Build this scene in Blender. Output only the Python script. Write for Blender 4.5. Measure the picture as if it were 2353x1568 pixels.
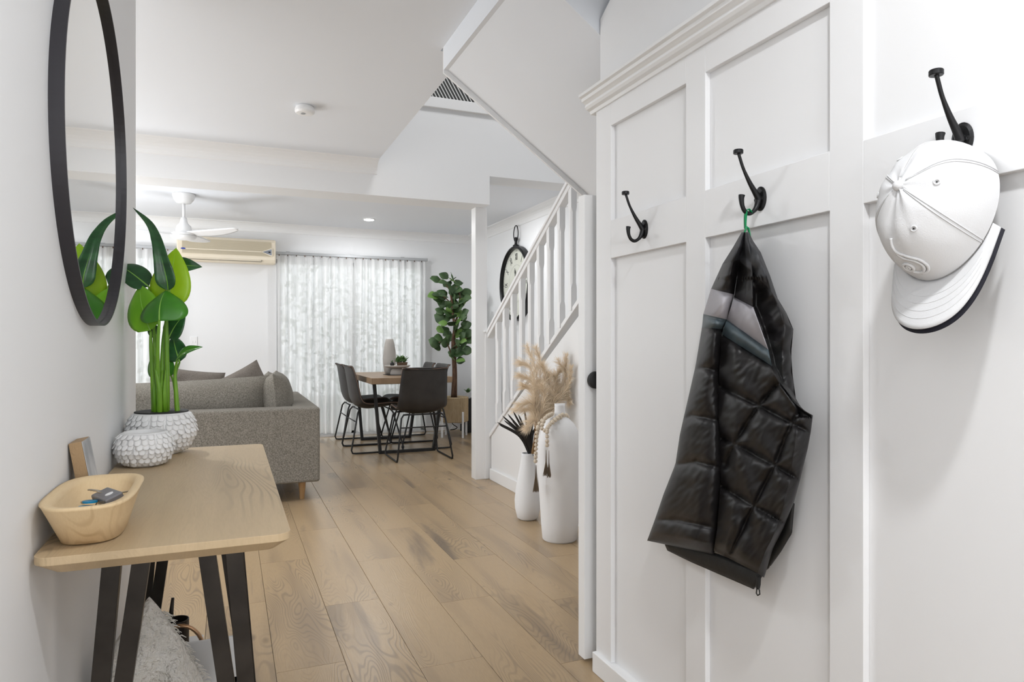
import bpy, math, random
from mathutils import Vector, Matrix, noise
PI = math.pi
random.seed(7)
for o in list(bpy.data.objects): bpy.data.objects.remove(o)
SC = bpy.context.scene
COL = SC.collection

# ------------------------------------------------------------ camera
CAMZ, YAW, F = 1.12, math.radians(22.5), 1568.7
cam_d = bpy.data.cameras.new('camera'); cam_d.sensor_width = 36.0; cam_d.lens = 24.0
cam_d.clip_start = 0.05; cam_d.clip_end = 200
cam = bpy.data.objects.new('camera', cam_d); COL.objects.link(cam)
cam.location = (0, 0, CAMZ); cam.rotation_euler = (PI/2, 0, -YAW)
SC.camera = cam
# ------------------------------------------------------------ world and light
w = bpy.data.worlds.new('world'); SC.world = w; w.use_nodes = True
bg = w.node_tree.nodes['Background']; bg.inputs[0].default_value = (0.96, 0.98, 1.0, 1); bg.inputs[1].default_value = 2.6
SC.view_settings.view_transform = 'Standard'; SC.view_settings.look = 'None'
SC.view_settings.gamma = 1.0; SC.view_settings.use_curve_mapping = False
SC.view_settings.exposure = 0.12
def area(name, loc, energy, size, rot=(0, 0, 0), color=(1, 1, 1), sizey=None, disk=True):
    l = bpy.data.lights.new(name, 'AREA'); l.energy = energy; l.color = color
    l.shape = 'DISK' if disk else 'RECTANGLE'; l.size = size
    if not disk: l.size_y = sizey or size
    o = bpy.data.objects.new(name, l); COL.objects.link(o); o.location = loc; o.rotation_euler = rot
    return o
WARM = (.97, .985, 1.0)
area('entry_downlight', (0.56, 0.30, 2.43), 14, 0.12, color=WARM)
area('porch_downlight', (0.58, -0.8, 2.43), 9, 0.14, color=WARM)
area('hall_downlight', (-0.75, 3.7, 2.43), 16, 0.12, color=WARM)
area('hall_downlight', (-2.4, 3.9, 2.43), 12, 0.16, color=WARM)
area('living_downlight', (1.41, 7.48, 2.425), 9, 0.11, color=WARM)
area('living_downlight', (-1.6, 6.2, 2.43), 16, 0.14, color=WARM)
area('living_downlight', (2.2, 6.2, 2.43), 8, 0.14, color=WARM)
area('upstairs_lamp', (1.6, 3.6, 4.9), 36, 0.8, color=(1, 1, 1))
# added fill lights, all out of view, standing for no known lamp or window
area('front_fill', (0.42, -1.5, 1.35), 6, 1.3, rot=(math.radians(115), 0, 0), color=(.97, .985, 1), sizey=2.0, disk=False)  # added fill behind the camera, tilted up to lift ceiling and soffit
area('side_fill', (-4.25, 5.4, 1.15), 75, 3.4, rot=(0, math.radians(-112), 0), color=(.96, .98, 1), sizey=1.8, disk=False)  # added fill hidden by the left wall, aimed across and up
area('living_up_fill', (-1.7, 6.2, .95), 36, 1.0, rot=(PI, 0, 0), color=(.96, .98, 1))  # added uplight out of view, brightens far ceiling and beam underside
area('near_up_fill', (-2.2, 4.2, .9), 20, 1.0, rot=(PI, 0, 0), color=(.95, .975, 1))  # second added uplight, unseen, lifts the ceiling before the beam

# ------------------------------------------------------------ materials
def mat(name, col, rough=0.5, metal=0.0, spec=0.5, bump=None, col2=None, nscale=20, vec=None, **kw):
    m = bpy.data.materials.new(name); m.use_nodes = True; nt = m.node_tree; n = nt.nodes; l = nt.links
    b = n['Principled BSDF']; b.inputs['Base Color'].default_value = (*col, 1)
    b.inputs['Roughness'].default_value = rough; b.inputs['Metallic'].default_value = metal
    b.inputs['Specular IOR Level'].default_value = spec
    for k, v in kw.items(): b.inputs[k.replace('_', ' ')].default_value = v
    tc = n.new('ShaderNodeTexCoord'); src = tc.outputs['Object']
    if vec:
        mp = n.new('ShaderNodeMapping'); mp.inputs['Scale'].default_value = vec
        l.new(src, mp.inputs[0]); src = mp.outputs[0]
    if col2:
        nz = n.new('ShaderNodeTexNoise'); nz.inputs['Scale'].default_value = nscale; nz.inputs['Detail'].default_value = 6
        l.new(src, nz.inputs['Vector'])
        r = n.new('ShaderNodeValToRGB'); r.color_ramp.elements[0].position = 0.35; r.color_ramp.elements[1].position = 0.65
        r.color_ramp.elements[0].color = (*col, 1); r.color_ramp.elements[1].color = (*col2, 1)
        l.new(nz.outputs['Fac'], r.inputs[0]); l.new(r.outputs[0], b.inputs['Base Color'])
    if bump:
        sc, st, di = bump
        bz = n.new('ShaderNodeTexNoise'); bz.inputs['Scale'].default_value = sc; bz.inputs['Detail'].default_value = 4
        l.new(src, bz.inputs['Vector'])
        bp = n.new('ShaderNodeBump'); bp.inputs['Strength'].default_value = st; bp.inputs['Distance'].default_value = di
        l.new(bz.outputs['Fac'], bp.inputs['Height']); l.new(bp.outputs[0], b.inputs['Normal'])
    return m
M = {}
M['wall'] = mat('wall_paint', (.82, .825, .832), .55, spec=.3, bump=(260, .04, .001))
M['ceil'] = mat('ceiling_paint', (.80, .825, .865), .8, spec=.2, bump=(200, .03, .001))
M['trim'] = mat('trim_paint', (.84, .84, .84), .32, spec=.45, bump=(90, .02, .001))
M['panel'] = mat('panelling_paint', (.83, .83, .835), .38, spec=.4, bump=(120, .02, .001))
M['black_metal'] = mat('matt_black_metal', (.018, .018, .019), .45, .3, bump=(300, .05, .0005))
M['frame_black'] = mat('charcoal_mirror_frame', (.03, .028, .033), .42, .2, bump=(200, .03, .0005))
M['mirror'] = mat('mirror_glass', (.93, .94, .93), 0.0, 1.0)
M['bronze'] = mat('dark_bronze_steel', (.020, .016, .013), .42, .5, col2=(.036, .030, .025), nscale=14, bump=(60, .08, .001))
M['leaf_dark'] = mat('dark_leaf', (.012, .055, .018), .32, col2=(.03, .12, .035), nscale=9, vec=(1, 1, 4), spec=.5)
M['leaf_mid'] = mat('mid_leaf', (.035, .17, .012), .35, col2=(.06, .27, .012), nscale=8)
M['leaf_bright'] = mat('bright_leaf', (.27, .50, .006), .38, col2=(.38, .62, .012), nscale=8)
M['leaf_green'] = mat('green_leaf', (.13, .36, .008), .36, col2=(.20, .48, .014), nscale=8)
M['rib'] = mat('leaf_midrib', (.25, .5, .08), .4)
M['stem'] = mat('green_stem', (.10, .26, .012), .42, col2=(.17, .36, .02), nscale=6, vec=(6, 6, 1))
M['fig'] = mat('fig_leaf', (.030, .065, .022), .5, col2=(.065, .125, .04), nscale=10)
M['fig_light'] = mat('fig_leaf_light', (.10, .20, .04), .5, col2=(.16, .28, .07), nscale=10)
M['bark'] = mat('brown_bark', (.06, .028, .014), .7, col2=(.16, .085, .045), nscale=30, vec=(4, 4, .6), bump=(60, .4, .003))
M['white_ceramic'] = mat('white_textured_ceramic', (.80, .80, .80), .6, col2=(.86, .86, .86), nscale=30, bump=(160, .15, .001))
M['vase_white'] = mat('chalk_white_ceramic', (.78, .78, .785), .75, bump=(90, .25, .0012), vec=(.3, .3, 5))
M['grey_ceramic'] = mat('warm_grey_ceramic', (.40, .37, .34), .7, bump=(120, .2, .001))
M['cream'] = mat('aged_cream_plastic', (.80, .71, .56), .4, col2=(.82, .74, .60), nscale=3)
M['cream_dark'] = mat('cream_grille', (.66, .59, .45), .5)
M['plastic'] = mat('white_plastic', (.83, .83, .83), .3, bump=(50, .01, .001))
M['grey_panel'] = mat('grey_display', (.27, .30, .35), .35)
M['blue_mark'] = mat('blue_print', (.02, .05, .35), .4)
M['rail_grey'] = mat('grey_aluminium', (.42, .43, .44), .4, .5)
M['rubber'] = mat('black_rubber', (.012, .012, .012), .7)
M['soil'] = mat('dark_potting_mix', (.012, .011, .010), .9, bump=(80, .8, .01))
M['hook_black'] = mat('black_iron', (.014, .014, .015), .38, .5, bump=(250, .08, .0005))
M['nylon'] = mat('black_quilted_nylon', (.0095, .0085, .009), .42, bump=(26, .10, .004), spec=.36)
M['nylon_in'] = mat('black_lining', (.010, .010, .010), .55, bump=(60, .3, .004))
M['nylon_collar'] = mat('charcoal_collar_fabric', (.028, .029, .032), .6, bump=(50, .25, .003))
M['stripe_light'] = mat('pale_grey_stripe', (.36, .345, .37), .5, bump=(40, .10, .003))
M['stripe_blue'] = mat('slate_stripe', (.065, .088, .10), .45, bump=(40, .10, .003))
M['green_loop'] = mat('green_webbing', (.0, .27, .09), .6)
M['cap'] = mat('white_cap_cotton', (.67, .67, .675), .85, bump=(520, .3, .0012), spec=.2)
M['cap_navy'] = mat('navy_under_peak', (.008, .008, .016), .85, bump=(400, .3, .001))
M['tassel'] = mat('jute_tassel', (.20, .15, .10), .9)
M['bead'] = mat('pale_wood_bead', (.56, .47, .36), .6, col2=(.66, .57, .45), nscale=20)
M['pampas'] = mat('pampas_fluff', (.92, .78, .60), .95, spec=.1)
M['pampas_dark'] = mat('pampas_core', (.36, .23, .12), .95, spec=.1)
M['black_leaf'] = mat('black_dried_leaf', (.012, .011, .011), .5)
M['rope'] = mat('natural_rope', (.42, .31, .18), .85, col2=(.58, .45, .28), nscale=60, vec=(3, 3, .3))
M['brown_pot'] = mat('brown_wood_box', (.09, .05, .025), .7)
M['succ'] = mat('succulent_leaf', (.05, .11, .03), .5, col2=(.12, .22, .07), nscale=25)
M['glossbox'] = mat('grey_box_card', (.62, .63, .64), .3)
M['copper'] = mat('copper_tube', (.45, .27, .15), .3, .8)
M['face'] = mat('aged_clock_face', (.62, .63, .55), .5, col2=(.70, .71, .64), nscale=3)
M['ink'] = mat('dark_ink', (.03, .03, .03), .6)
M['steel'] = mat('key_steel', (.45, .42, .36), .3, .9)
M['fob'] = mat('grey_fob', (.19, .19, .205), .32, .35)
M['blue_plastic'] = mat('blue_key_cover', (.0, .22, .42), .4)
M['concrete'] = mat('patio_paving', (.5, .48, .45), .8, bump=(20, .2, .01))
M['hedge'] = mat('garden_leaf', (.20, .26, .16), .6, col2=(.36, .42, .30), nscale=3)

def fabric(name, a, b_, scale=1500, bump=.35):
    m = mat(name, a, .92, spec=.15); nt = m.node_tree; n = nt.nodes; l = nt.links; b = n['Principled BSDF']
    tc = [x for x in n if x.type == 'TEX_COORD'][0]
    fac = None
    mixes = []
    for sc in ((1, .25, 1), (.25, 1, .25), (1, 1, .2)):
        mp = n.new('ShaderNodeMapping'); mp.inputs['Scale'].default_value = sc
        nz = n.new('ShaderNodeTexNoise'); nz.inputs['Scale'].default_value = scale * .35; nz.inputs['Detail'].default_value = 2
        l.new(tc.outputs['Object'], mp.inputs[0]); l.new(mp.outputs[0], nz.inputs['Vector']); mixes.append(nz.outputs['Fac'])
    ad = n.new('ShaderNodeMath'); ad.operation = 'ADD'; l.new(mixes[0], ad.inputs[0]); l.new(mixes[1], ad.inputs[1])
    ad2 = n.new('ShaderNodeMath'); ad2.operation = 'ADD'; l.new(ad.outputs[0], ad2.inputs[0]); l.new(mixes[2], ad2.inputs[1])
    r = n.new('ShaderNodeMapRange'); r.inputs['From Min'].default_value = 1.25; r.inputs['From Max'].default_value = 1.75
    l.new(ad2.outputs[0], r.inputs['Value'])
    mx = n.new('ShaderNodeMix'); mx.data_type = 'RGBA'; mx.inputs['A'].default_value = (*a, 1); mx.inputs['B'].default_value = (*b_, 1)
    l.new(r.outputs[0], mx.inputs['Factor']); l.new(mx.outputs['Result'], b.inputs['Base Color'])
    bp = n.new('ShaderNodeBump'); bp.inputs['Strength'].default_value = bump; bp.inputs['Distance'].default_value = .002
    l.new(ad2.outputs[0], bp.inputs['Height']); l.new(bp.outputs[0], b.inputs['Normal'])
    return m
M['sofa'] = fabric('grey_tweed', (.125, .115, .096), (.315, .292, .255))
M['cushion'] = fabric('grey_tweed_cushion', (.13, .12, .10), (.31, .288, .25))
M['pillow'] = fabric('taupe_linen', (.15, .13, .112), (.22, .195, .17), 900, .2)
M['knit'] = mat('cream_tufted_wool', (.76, .74, .69), .95, col2=(.84, .82, .78), nscale=40, bump=(70, 1.0, .02), spec=.1)
M['leather'] = mat('dark_worn_leather', (.016, .0135, .012), .5, col2=(.032, .028, .026), nscale=6, bump=(220, .2, .001))
M['stitch'] = mat('tan_stitching', (.22, .13, .09), .7)
M['marble'] = mat('marbled_grey_print', (.30, .31, .32), .5, col2=(.62, .62, .62), nscale=22, vec=(1, 1, .5))

def wood(name, light, mid, dark, rnd=True, rough=.38, gx=1.0, ax='y', ring=34, streak=1.0, figure=1.0):
    """oak boards: contour-line figure, streaks, knots; grain runs along local y (or x)"""
    m = bpy.data.materials.new(name); m.use_nodes = True; nt = m.node_tree; n = nt.nodes; l = nt.links
    b = n['Principled BSDF']; b.inputs['Roughness'].default_value = rough; b.inputs['Specular IOR Level'].default_value = .45
    tc = n.new('ShaderNodeTexCoord'); src = tc.outputs['Object']
    if rnd:
        oi = n.new('ShaderNodeObjectInfo'); mu = n.new('ShaderNodeMath'); mu.operation = 'MULTIPLY'; mu.inputs[1].default_value = 57.0
        l.new(oi.outputs['Random'], mu.inputs[0])
        cx = n.new('ShaderNodeCombineXYZ'); l.new(mu.outputs[0], cx.inputs[0]); l.new(mu.outputs[0], cx.inputs[1])
        va = n.new('ShaderNodeVectorMath'); va.operation = 'ADD'; l.new(src, va.inputs[0]); l.new(cx.outputs[0], va.inputs[1]); src = va.outputs[0]
    def nz(scale, sc, detail=3, rough_=.5, dist=0):
        v = (sc[1], sc[0], sc[2]) if ax == 'x' else sc
        mp = n.new('ShaderNodeMapping'); mp.inputs['Scale'].default_value = v; l.new(src, mp.inputs[0])
        t = n.new('ShaderNodeTexNoise'); t.inputs['Scale'].default_value = scale; t.inputs['Detail'].default_value = detail
        t.inputs['Roughness'].default_value = rough_; t.inputs['Distortion'].default_value = dist
        l.new(mp.outputs[0], t.inputs['Vector']); return t.outputs['Fac']
    def mth(op, a, c=None):
        x = n.new('ShaderNodeMath'); x.operation = op
        for i, v in enumerate((a, c)):
            if v is None: continue
            if isinstance(v, (int, float)): x.inputs[i].default_value = v
            else: l.new(v, x.inputs[i])
        return x.outputs[0]
    def rng(v, a, c, d=0, e=1):
        r = n.new('ShaderNodeMapRange'); r.inputs['From Min'].default_value = a; r.inputs['From Max'].default_value = c
        r.inputs['To Min'].default_value = d; r.inputs['To Max'].default_value = e; l.new(v, r.inputs['Value']); return r.outputs[0]
    def mix(f, a, c):
        x = n.new('ShaderNodeMix'); x.data_type = 'RGBA'; l.new(f, x.inputs['Factor'])
        for k, v in (('A', a), ('B', c)):
            if isinstance(v, tuple): x.inputs[k].default_value = (*v, 1)
            else: l.new(v, x.inputs[k])
        return x.outputs['Result']
    big = nz(2.2 * gx, (2.2, .42, 1), 2, .45, .3)                     # field whose contours are the growth rings
    lines = mth('SINE', mth('MULTIPLY', big, ring * 6.28))
    lines = rng(lines, .1, 1.0)
    figm = rng(nz(1.6 * gx, (2.6, .5, 1), 2), .48, .62)              # where the bold figure shows
    fine = rng(nz(60 * gx, (4, .35, 1), 3, .6), .42, .68)
    streaks = rng(nz(2.6 * gx, (2.6, .22, 1), 3, .5), .50, .70)
    c = mix(streaks, light, mid)
    dk = rng(nz(3.1 * gx, (2.0, .28, 1.3), 4, .55, .5), .60, .76)
    c = mix(mth('MULTIPLY', dk, .75 * streak), c, dark)
    c = mix(mth('MULTIPLY', mth('MULTIPLY', lines, figm), .55 * figure), c, dark)
    c = mix(mth('MULTIPLY', fine, .28), c, mid)
    vo = n.new('ShaderNodeTexVoronoi'); mp = n.new('ShaderNodeMapping'); mp.inputs['Scale'].default_value = (2.2, 1.0, 0) if ax == 'y' else (1.0, 2.2, 0)
    l.new(src, mp.inputs[0]); l.new(mp.outputs[0], vo.inputs['Vector']); vo.inputs['Scale'].default_value = 1.7 * gx
    kn = rng(vo.outputs['Distance'], .0, .07, 1, 0)
    c = mix(mth('MULTIPLY', kn, .8 * streak), c, (dark[0] * .45, dark[1] * .42, dark[2] * .4))
    l.new(c, b.inputs['Base Color'])
    bp = n.new('ShaderNodeBump'); bp.inputs['Strength'].default_value = .12; bp.inputs['Distance'].default_value = .001
    l.new(lines, bp.inputs['Height']); l.new(bp.outputs[0], b.inputs['Normal'])
    return m
M['plank'] = wood('oak_floor_board', (.405, .288, .166), (.285, .202, .122), (.13, .100, .075), rough=.30, ring=52, figure=.85, streak=1.15)
M['oak'] = wood('light_oak_top', (.53, .40, .245), (.40, .30, .18), (.25, .19, .12), rnd=False, rough=.5, ax='y', ring=60, streak=.7, figure=1.1)
M['table_wood'] = wood('warm_oak_table', (.30, .20, .12), (.22, .145, .085), (.14, .09, .055), rnd=False, rough=.4, streak=.4, figure=.4)
M['bowl_wood'] = wood('pale_carved_wood', (.72, .55, .33), (.62, .44, .24), (.42, .26, .12), rnd=False, rough=.62, ax='y', gx=1.6, ring=24, streak=.3, figure=1.0)
M['block_wood'] = wood('pine_block', (.38, .25, .13), (.27, .17, .085), (.16, .10, .05), rnd=False, rough=.6, gx=4, streak=.4)
M['leg_wood'] = mat('oak_leg', (.42, .25, .11), .45, col2=(.34, .19, .08), nscale=20, vec=(5, 5, .5))

def emis(name, col, s):
    m = bpy.data.materials.new(name); m.use_nodes = True; b = m.node_tree.nodes['Principled BSDF']
    b.inputs['Emission Color'].default_value = (*col, 1); b.inputs['Emission Strength'].default_value = s; return m
M['lamp'] = emis('lamp_diffuser', (1, .98, .95), 14)
def glass_mat():
    m = bpy.data.materials.new('window_glass'); m.use_nodes = True; n = m.node_tree.nodes; l = m.node_tree.links
    n.remove(n['Principled BSDF']); t = n.new('ShaderNodeBsdfTransparent'); g = n.new('ShaderNodeBsdfGlossy')
    g.inputs['Roughness'].default_value = .02; fr = n.new('ShaderNodeFresnel'); mx = n.new('ShaderNodeMixShader')
    t.inputs[0].default_value = (.93, .95, .95, 1)
    l.new(fr.outputs[0], mx.inputs[0]); l.new(t.outputs[0], mx.inputs[1]); l.new(g.outputs[0], mx.inputs[2])
    l.new(mx.outputs[0], n['Material Output'].inputs[0]); return m
M['glass'] = glass_mat()
def sheer():
    m = bpy.data.materials.new('sheer_voile'); m.use_nodes = True; n = m.node_tree.nodes; l = m.node_tree.links
    n.remove(n['Principled BSDF'])
    d = n.new('ShaderNodeBsdfDiffuse'); d.inputs[0].default_value = (.88, .88, .88, 1)
    t = n.new('ShaderNodeBsdfTranslucent'); t.inputs[0].default_value = (.90, .90, .90, 1)
    tr = n.new('ShaderNodeBsdfTransparent')
    m1 = n.new('ShaderNodeMixShader'); m1.inputs[0].default_value = .5; l.new(d.outputs[0], m1.inputs[1]); l.new(t.outputs[0], m1.inputs[2])
    tc = n.new('ShaderNodeTexCoord'); mp = n.new('ShaderNodeMapping'); mp.inputs['Scale'].default_value = (1, 0, .01); l.new(tc.outputs['Object'], mp.inputs[0])
    nz = n.new('ShaderNodeTexNoise'); nz.inputs['Scale'].default_value = 130; nz.inputs['Detail'].default_value = 1; l.new(mp.outputs[0], nz.inputs['Vector'])
    r = n.new('ShaderNodeMapRange'); r.inputs['From Min'].default_value = .35; r.inputs['From Max'].default_value = .65
    r.inputs['To Min'].default_value = .0; r.inputs['To Max'].default_value = .13; l.new(nz.outputs['Fac'], r.inputs['Value'])
    m2 = n.new('ShaderNodeMixShader'); l.new(r.outputs[0], m2.inputs[0]); l.new(m1.outputs[0], m2.inputs[1]); l.new(tr.outputs[0], m2.inputs[2])
    l.new(m2.outputs[0], n['Material Output'].inputs[0]); return m
M['sheer'] = sheer()
def palm_art():
    m = bpy.data.materials.new('palm_print'); m.use_nodes = True; n = m.node_tree.nodes; l = m.node_tree.links; b = n['Principled BSDF']
    tc = n.new('ShaderNodeTexCoord'); sp = n.new('ShaderNodeSeparateXYZ'); l.new(tc.outputs['Object'], sp.inputs[0])
    ab = n.new('ShaderNodeMath'); ab.operation = 'ABSOLUTE'; l.new(sp.outputs[0], ab.inputs[0])
    m1 = n.new('ShaderNodeMath'); m1.operation = 'MULTIPLY'; m1.inputs[1].default_value = 1.7; l.new(ab.outputs[0], m1.inputs[0])
    a1 = n.new('ShaderNodeMath'); a1.operation = 'ADD'; l.new(m1.outputs[0], a1.inputs[0]); l.new(sp.outputs[2], a1.inputs[1])
    m2 = n.new('ShaderNodeMath'); m2.operation = 'MULTIPLY'; m2.inputs[1].default_value = 120; l.new(a1.outputs[0], m2.inputs[0])
    s = n.new('ShaderNodeMath'); s.operation = 'SINE'; l.new(m2.outputs[0], s.inputs[0])
    r = n.new('ShaderNodeValToRGB'); r.color_ramp.elements[0].position = .45; r.color_ramp.elements[1].position = .6
    r.color_ramp.elements[0].color = (.03, .03, .028, 1); r.color_ramp.elements[1].color = (.75, .75, .73, 1)
    l.new(s.outputs[0], r.inputs[0]); l.new(r.outputs[0], b.inputs['Base Color']); b.inputs['Roughness'].default_value = .6
    return m
M['palm'] = palm_art()

# ------------------------------------------------------------ helpers
W = {}          # world translation of every built parent
def wloc(p): return W.get(p.name, Vector((0, 0, 0))) if p else Vector((0, 0, 0))
def tag(o, label=None, cat=None, group=None, kind=None):
    for k, v in (('label', label), ('category', cat), ('group', group), ('kind', kind)):
        if v: o[k] = v
    return o
def thing(name, loc, label, cat, group=None, rz=0):
    o = bpy.data.objects.new(name, None); COL.objects.link(o); o.location = loc; o.rotation_euler.z = rz
    o.empty_display_size = .1; W[o.name] = Vector(loc); return tag(o, label, cat, group)
class MB:
    def __init__(s): s.v = []; s.f = []; s.m = []
    def add(s, vs, fs, mi=0):
        b = len(s.v); s.v += [Vector(x) for x in vs]; s.f += [tuple(i + b for i in f) for f in fs]; s.m += [mi] * len(fs); return s
    def box(s, a, b, mi=0):
        x0, y0, z0 = a; x1, y1, z1 = b
        v = [(x0,y0,z0),(x1,y0,z0),(x1,y1,z0),(x0,y1,z0),(x0,y0,z1),(x1,y0,z1),(x1,y1,z1),(x0,y1,z1)]
        return s.add(v, [(0,3,2,1),(4,5,6,7),(0,1,5,4),(1,2,6,5),(2,3,7,6),(3,0,4,7)], mi)
    def prism(s, poly, axis, a, b, mi=0):
        """poly: 2D points; axis: extrusion axis; for x -> (y,z), y -> (x,z), z -> (x,y)"""
        def P(p, t): return {'x': (t, p[0], p[1]), 'y': (p[0], t, p[1]), 'z': (p[0], p[1], t)}[axis]
        n = len(poly); v = [P(p, a) for p in poly] + [P(p, b) for p in poly]
        f = [tuple(range(n)), tuple(range(2*n-1, n-1, -1))] + [(i, i+n, (i+1) % n + n, (i+1) % n) for i in range(n)]
        return s.add(v, f, mi)
    def tube(s, pts, r, n=8, closed=False, cap=True, mi=0, flat=1.0):
        pts = [Vector(p) for p in pts]; N = len(pts); rr = r if isinstance(r, (list, tuple)) else [r] * N
        up = None; rings = []
        for i, p in enumerate(pts):
            a = pts[(i-1) % N] if (closed or i > 0) else p; c = pts[(i+1) % N] if (closed or i < N-1) else p
            t = (c - a).normalized()
            if up is None: up = t.orthogonal().normalized()
            up = (up - t * up.dot(t)).normalized() if (up - t * up.dot(t)).length > 1e-6 else t.orthogonal().normalized()
            sd = t.cross(up)
            rings.append([p + (up * math.cos(2*PI*k/n) + sd * math.sin(2*PI*k/n) * flat) * rr[i] for k in range(n)])
        v = [x for ring in rings for x in ring]; f = []
        for i in range(N if closed else N-1):
            j = (i+1) % N
            for k in range(n): f.append((i*n+k, i*n+(k+1) % n, j*n+(k+1) % n, j*n+k))
        if cap and not closed: f += [tuple(range(n-1, -1, -1)), tuple((N-1)*n+k for k in range(n))]
        return s.add(v, f, mi)
    def lathe(s, prof, c=(0, 0, 0), n=32, axis='z', mi=0, sx=1, sy=1):
        v = []; f = []; c = Vector(c)
        for r, h in prof:
            for k in range(n):
                a = 2*PI*k/n; x, y = r*math.cos(a)*sx, r*math.sin(a)*sy
                v.append(c + Vector({'z': (x, y, h), 'x': (h, x, y), 'y': (x, h, y)}[axis]))
        for i in range(len(prof)-1):
            for k in range(n): f.append((i*n+k, i*n+(k+1) % n, (i+1)*n+(k+1) % n, (i+1)*n+k))
        f.append(tuple(range(n-1, -1, -1))); f.append(tuple((len(prof)-1)*n+k for k in range(n)))
        return s.add(v, f, mi)
    def ball(s, c, r, n=12, sc=(1, 1, 1), mi=0):
        c = Vector(c); m = n//2; v = []; f = []
        for i in range(m+1):
            a = PI*i/m
            for k in range(n):
                b = 2*PI*k/n; v.append(c + Vector((math.sin(a)*math.cos(b)*sc[0], math.sin(a)*math.sin(b)*sc[1], math.cos(a)*sc[2]))*r)
        for i in range(m):
            for k in range(n): f.append((i*n+k, (i+1)*n+k, (i+1)*n+(k+1) % n, i*n+(k+1) % n))
        return s.add(v, f, mi)
    def grid(s, fn, nu, nv, mi=0):
        v = [fn(i/nu, j/nv) for i in range(nu+1) for j in range(nv+1)]
        return s.add(v, [(i*(nv+1)+j, (i+1)*(nv+1)+j, (i+1)*(nv+1)+j+1, i*(nv+1)+j+1) for i in range(nu) for j in range(nv)], mi)
    def build(s, name, mats, parent=None, smooth=False, bevel=0, solid=0, seg=2, subs=0, local=False, label=None, kind=None, off=-1):
        me = bpy.data.meshes.new(name); pl = Vector((0, 0, 0)) if local else wloc(parent)
        me.from_pydata([tuple(v - pl) for v in s.v], [], s.f); me.update()
        ml = mats if isinstance(mats, (list, tuple)) else [mats]
        for m in ml: me.materials.append(M[m] if isinstance(m, str) else m)
        for p, mi in zip(me.polygons, s.m): p.material_index = mi; p.use_smooth = smooth
        me.validate()
        o = bpy.data.objects.new(name, me); COL.objects.link(o)
        if parent: o.parent = parent
        W[o.name] = pl
        if solid:
            q = o.modifiers.new('solid', 'SOLIDIFY'); q.thickness = solid; q.offset = off
        if bevel:
            q = o.modifiers.new('bevel', 'BEVEL'); q.width = bevel; q.segments = seg; q.limit_method = 'ANGLE'; q.angle_limit = .6
        if subs:
            q = o.modifiers.new('sub', 'SUBSURF'); q.levels = subs; q.render_levels = subs
        if label: o['label'] = label
        if kind: o['kind'] = kind
        return o
def struct(name, mb, m, **k):
    o = mb.build(name, m, **k); o['kind'] = 'structure'; return o
def ray(u, v): return Vector(((u - 1176.5)/F, 1.0, -(v - 784)/F))
def at(u, v, d):
    """world point at forward distance d that stands at photo pixel (u, v)"""
    x = (u - 1176.5)/F*d; z = CAMZ - (v - 784)/F*d
    return Vector((x*math.cos(YAW) + d*math.sin(YAW), d*math.cos(YAW) - x*math.sin(YAW), z))
def atX(u, v, X):
    r = (u - 1176.5)/F; d = X/(r*math.cos(YAW) + math.sin(YAW)); return at(u, v, d)
def atY(u, v, Y):
    r = (u - 1176.5)/F; d = Y/(math.cos(YAW) - r*math.sin(YAW)); return at(u, v, d)
def spline(pts, n=8):
    pts = [Vector(p) for p in pts]; out = []
    P = [pts[0]*2 - pts[1]] + pts + [pts[-1]*2 - pts[-2]]
    for i in range(1, len(P)-2):
        a, b, c, d = P[i-1:i+3]
        for k in range(n):
            t = k/n
            out.append(.5*((2*b) + (c-a)*t + (2*a-5*b+4*c-d)*t*t + (3*b-a-3*c+d)*t**3))
    out.append(pts[-1]); return out
def dup(root):
    r = root.copy(); COL.objects.link(r); W[r.name] = Vector(root.location)
    for ch in [c for c in list(COL.objects) if c.parent == root]:
        c = ch.copy(); COL.objects.link(c); c.parent = r
        for g in [x for x in list(COL.objects) if x.parent == ch]:
            d = g.copy(); COL.objects.link(d); d.parent = c
    return r

# ============================================================ SETTING
CEIL = 2.45; FARY = 8.24; WL = -.31; WR = 1.15; RX = 2.87
# floor of boards
fl = struct('floor', MB().box((-4.3, -1.6, -.06), (2.95, 8.4, -.008)), 'soil')
pw, pl_ = .229, 1.22
pm = MB(); g = .0007
pm.prism([(-pw/2+g, -.008), (pw/2-g, -.008), (pw/2-g, -.0008), (pw/2-g-.0012, 0), (-pw/2+g+.0012, 0), (-pw/2+g, -.0008)], 'y', -pl_/2+g, pl_/2-g)
pme = None
ix = 0; x = .145 - pw*19 + pw/2
while x < 2.95:
    y = -1.6 + (ix*.437 % 1)*pl_ - pl_/2
    while y - pl_/2 < 8.3:
        if not (x < -.55 and y < 2.0):
            if pme is None:
                o = pm.build('plank', 'plank', fl); pme = o.data
            else:
                o = bpy.data.objects.new('plank', pme); COL.objects.link(o); o.parent = fl
            o.location = (x, y, 0)
        y += pl_
    x += pw; ix += 1

# ceilings
def cpoly(name, boxes, m='ceil'):
    b = MB()
    for a, c in boxes: b.box(a, c)
    return struct(name, b, m)
SX = .915; VX = 1.012; FL0, FL1 = 2.04, 2.966
cpoly('ceiling', [((-4.3, -1.6, CEIL), (SX-.02, FL1+.05, CEIL+.3)), ((-4.3, FL1+.05, CEIL), (VX, 5.06, CEIL+.3)),
                  ((SX-.02, -1.6, CEIL), (RX, FL0, CEIL+.3))])
cpoly('ceiling_dining', [((-4.3, 5.33, CEIL), (RX, FARY+.1, CEIL+.3))])
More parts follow.
